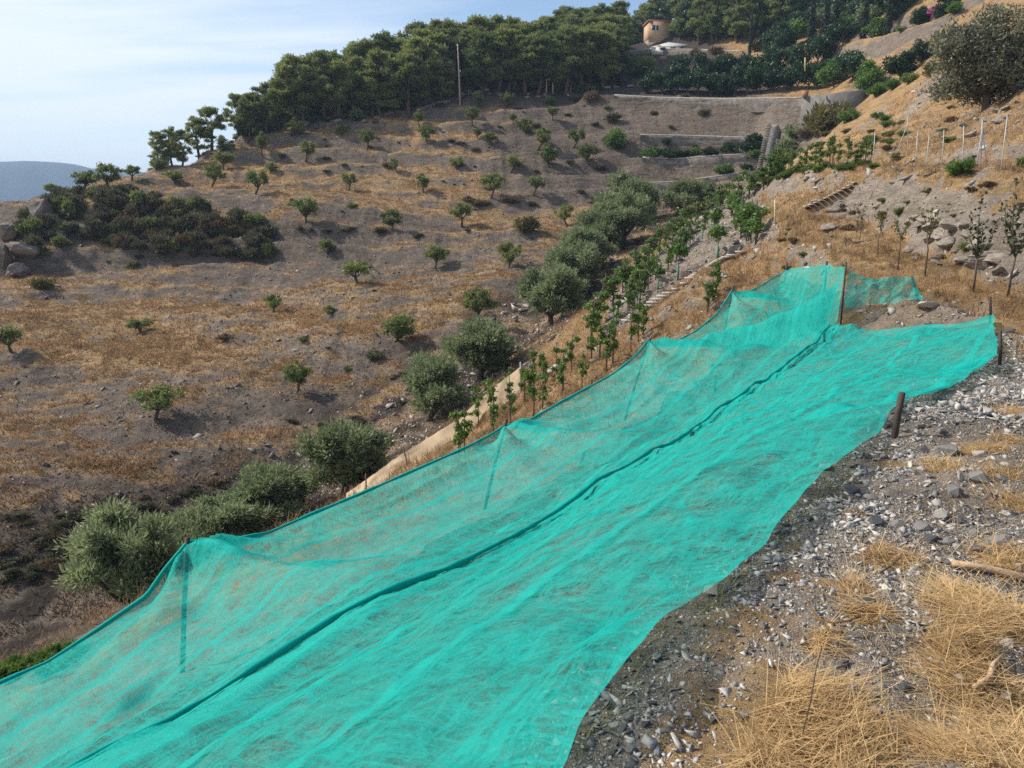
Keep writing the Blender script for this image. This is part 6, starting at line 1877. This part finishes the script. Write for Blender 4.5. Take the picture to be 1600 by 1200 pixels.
x, y, z, k = grid_sample(190, gmask * cellA / np.maximum(R_, 2.0) ** 1.1 * (R_ > 1.8) * (R_ < 11), rg)
for i in range(190):
    s = rg.uniform(.018, .045) * np.clip(np.hypot(x[i], y[i]) / 4, .8, 1.8)
    me, c_ = MS[i % 12]
    L = ["loose grey slate chunk among the gravel", "loose dark slate chunk among the gravel", "loose grey slate chunk among the gravel", "loose pale stone chunk among the gravel"][c_]
    put_rock(me, (x[i], y[i], z[i] + s * .2), (s, s, s), L, "slate_chunk", "loose chunks on the gravel", rg.random() * 6, tuple(rg.normal(0, .3, 2)), "stone")

# cane, twigs, black hose end
def ground_line(px, lift, r, mat, name, label, cat, sides=8, close=None):
    P = np.array([hit(u, v) for u, v in px]); P[:, 2] += lift
    mb = MB(); c = P[0].copy()
    mb.tube(P - c, r, sides); return tag(mb.build(name, mat, loc=tuple(c), smooth=True), label, cat)
ground_line([(1488, 887), (1530, 893), (1570, 902), (1640, 920)], .022, [.016, .017, .018, .018], CANE, "cane", "thick dry cane lying in the straw at the right border", "cane")
ground_line([(1372, 906), (1390, 894), (1407, 879)], .03, [.004, .006, .004], STAKE, "twig", "short forked twig on the gravel in front of the cane", "twig", 5)
ground_line([(1520, 1086), (1545, 1070), (1550, 1050), (1566, 1034)], .03, [.008, .010, .009, .005], CANE, "twig", "curved pale twig in the straw near the lower right", "twig", 6)
ground_line([(1250, 1200), (1262, 1150), (1272, 1090), (1280, 1062)], .12, [.002, .002, .0018, .0012], STEEL, "dark_stem", "thin black dead stem standing in the thick straw", "stem", 5)
ground_line([(1258, 958), (1275, 990), (1300, 996), (1325, 992), (1342, 985)], .06, [.004, .005, .004, .004, .003], STRAW_N, "dry_reed", "long curved pale stem over the gravel", "stem", 5)
# weeds along the edge of the net
GW = straw_mat("green_weeds", (.15, .14, .05), (.42, .36, .15))
P = []
for i in range(900):
    u = rg.uniform(900, 1420); v = np.interp(u, [880, 1010, 1130, 1262, 1395, 1420], [1200, 990, 912, 772, 690, 660]) + abs(rg.normal(0, 16)) + 6
    P.append((u, v))
Pw = np.array([hit(u, v) for u, v in P[:220]]); n = len(Pw)
blades(Pw[:, 0], Pw[:, 1], Pw[:, 2], rg.uniform(.05, .2, n), rg.uniform(.003, .007, n), np.clip(rg.normal(.5, .4, n), 0, 1.4), rg, GW, "weeds", "thin greenish weeds along the net edge", .6)
HAZE = True
# ---------------------------------------------------------------- air
def build_haze():
    mb = MB()
    mb.box((0, 1700, 65), (9000, 6000, 380))
    m = bpy.data.materials.new("haze_air"); m.use_nodes = True
    nt = m.node_tree
    nt.nodes.remove(nt.nodes['Principled BSDF'])
    pv = nt.nodes.new('ShaderNodeVolumePrincipled')
    pv.inputs['Color'].default_value = (.50, .71, 1.0, 1)
    pv.inputs['Density'].default_value = 0.00026
    pv.inputs['Anisotropy'].default_value = 0.1
    nt.links.new(pv.outputs[0], nt.nodes['Material Output'].inputs['Volume'])
    o = mb.build("haze", m)
    tag(o, "thin blue air over the valley", kind="stuff")
if HAZE: build_haze()
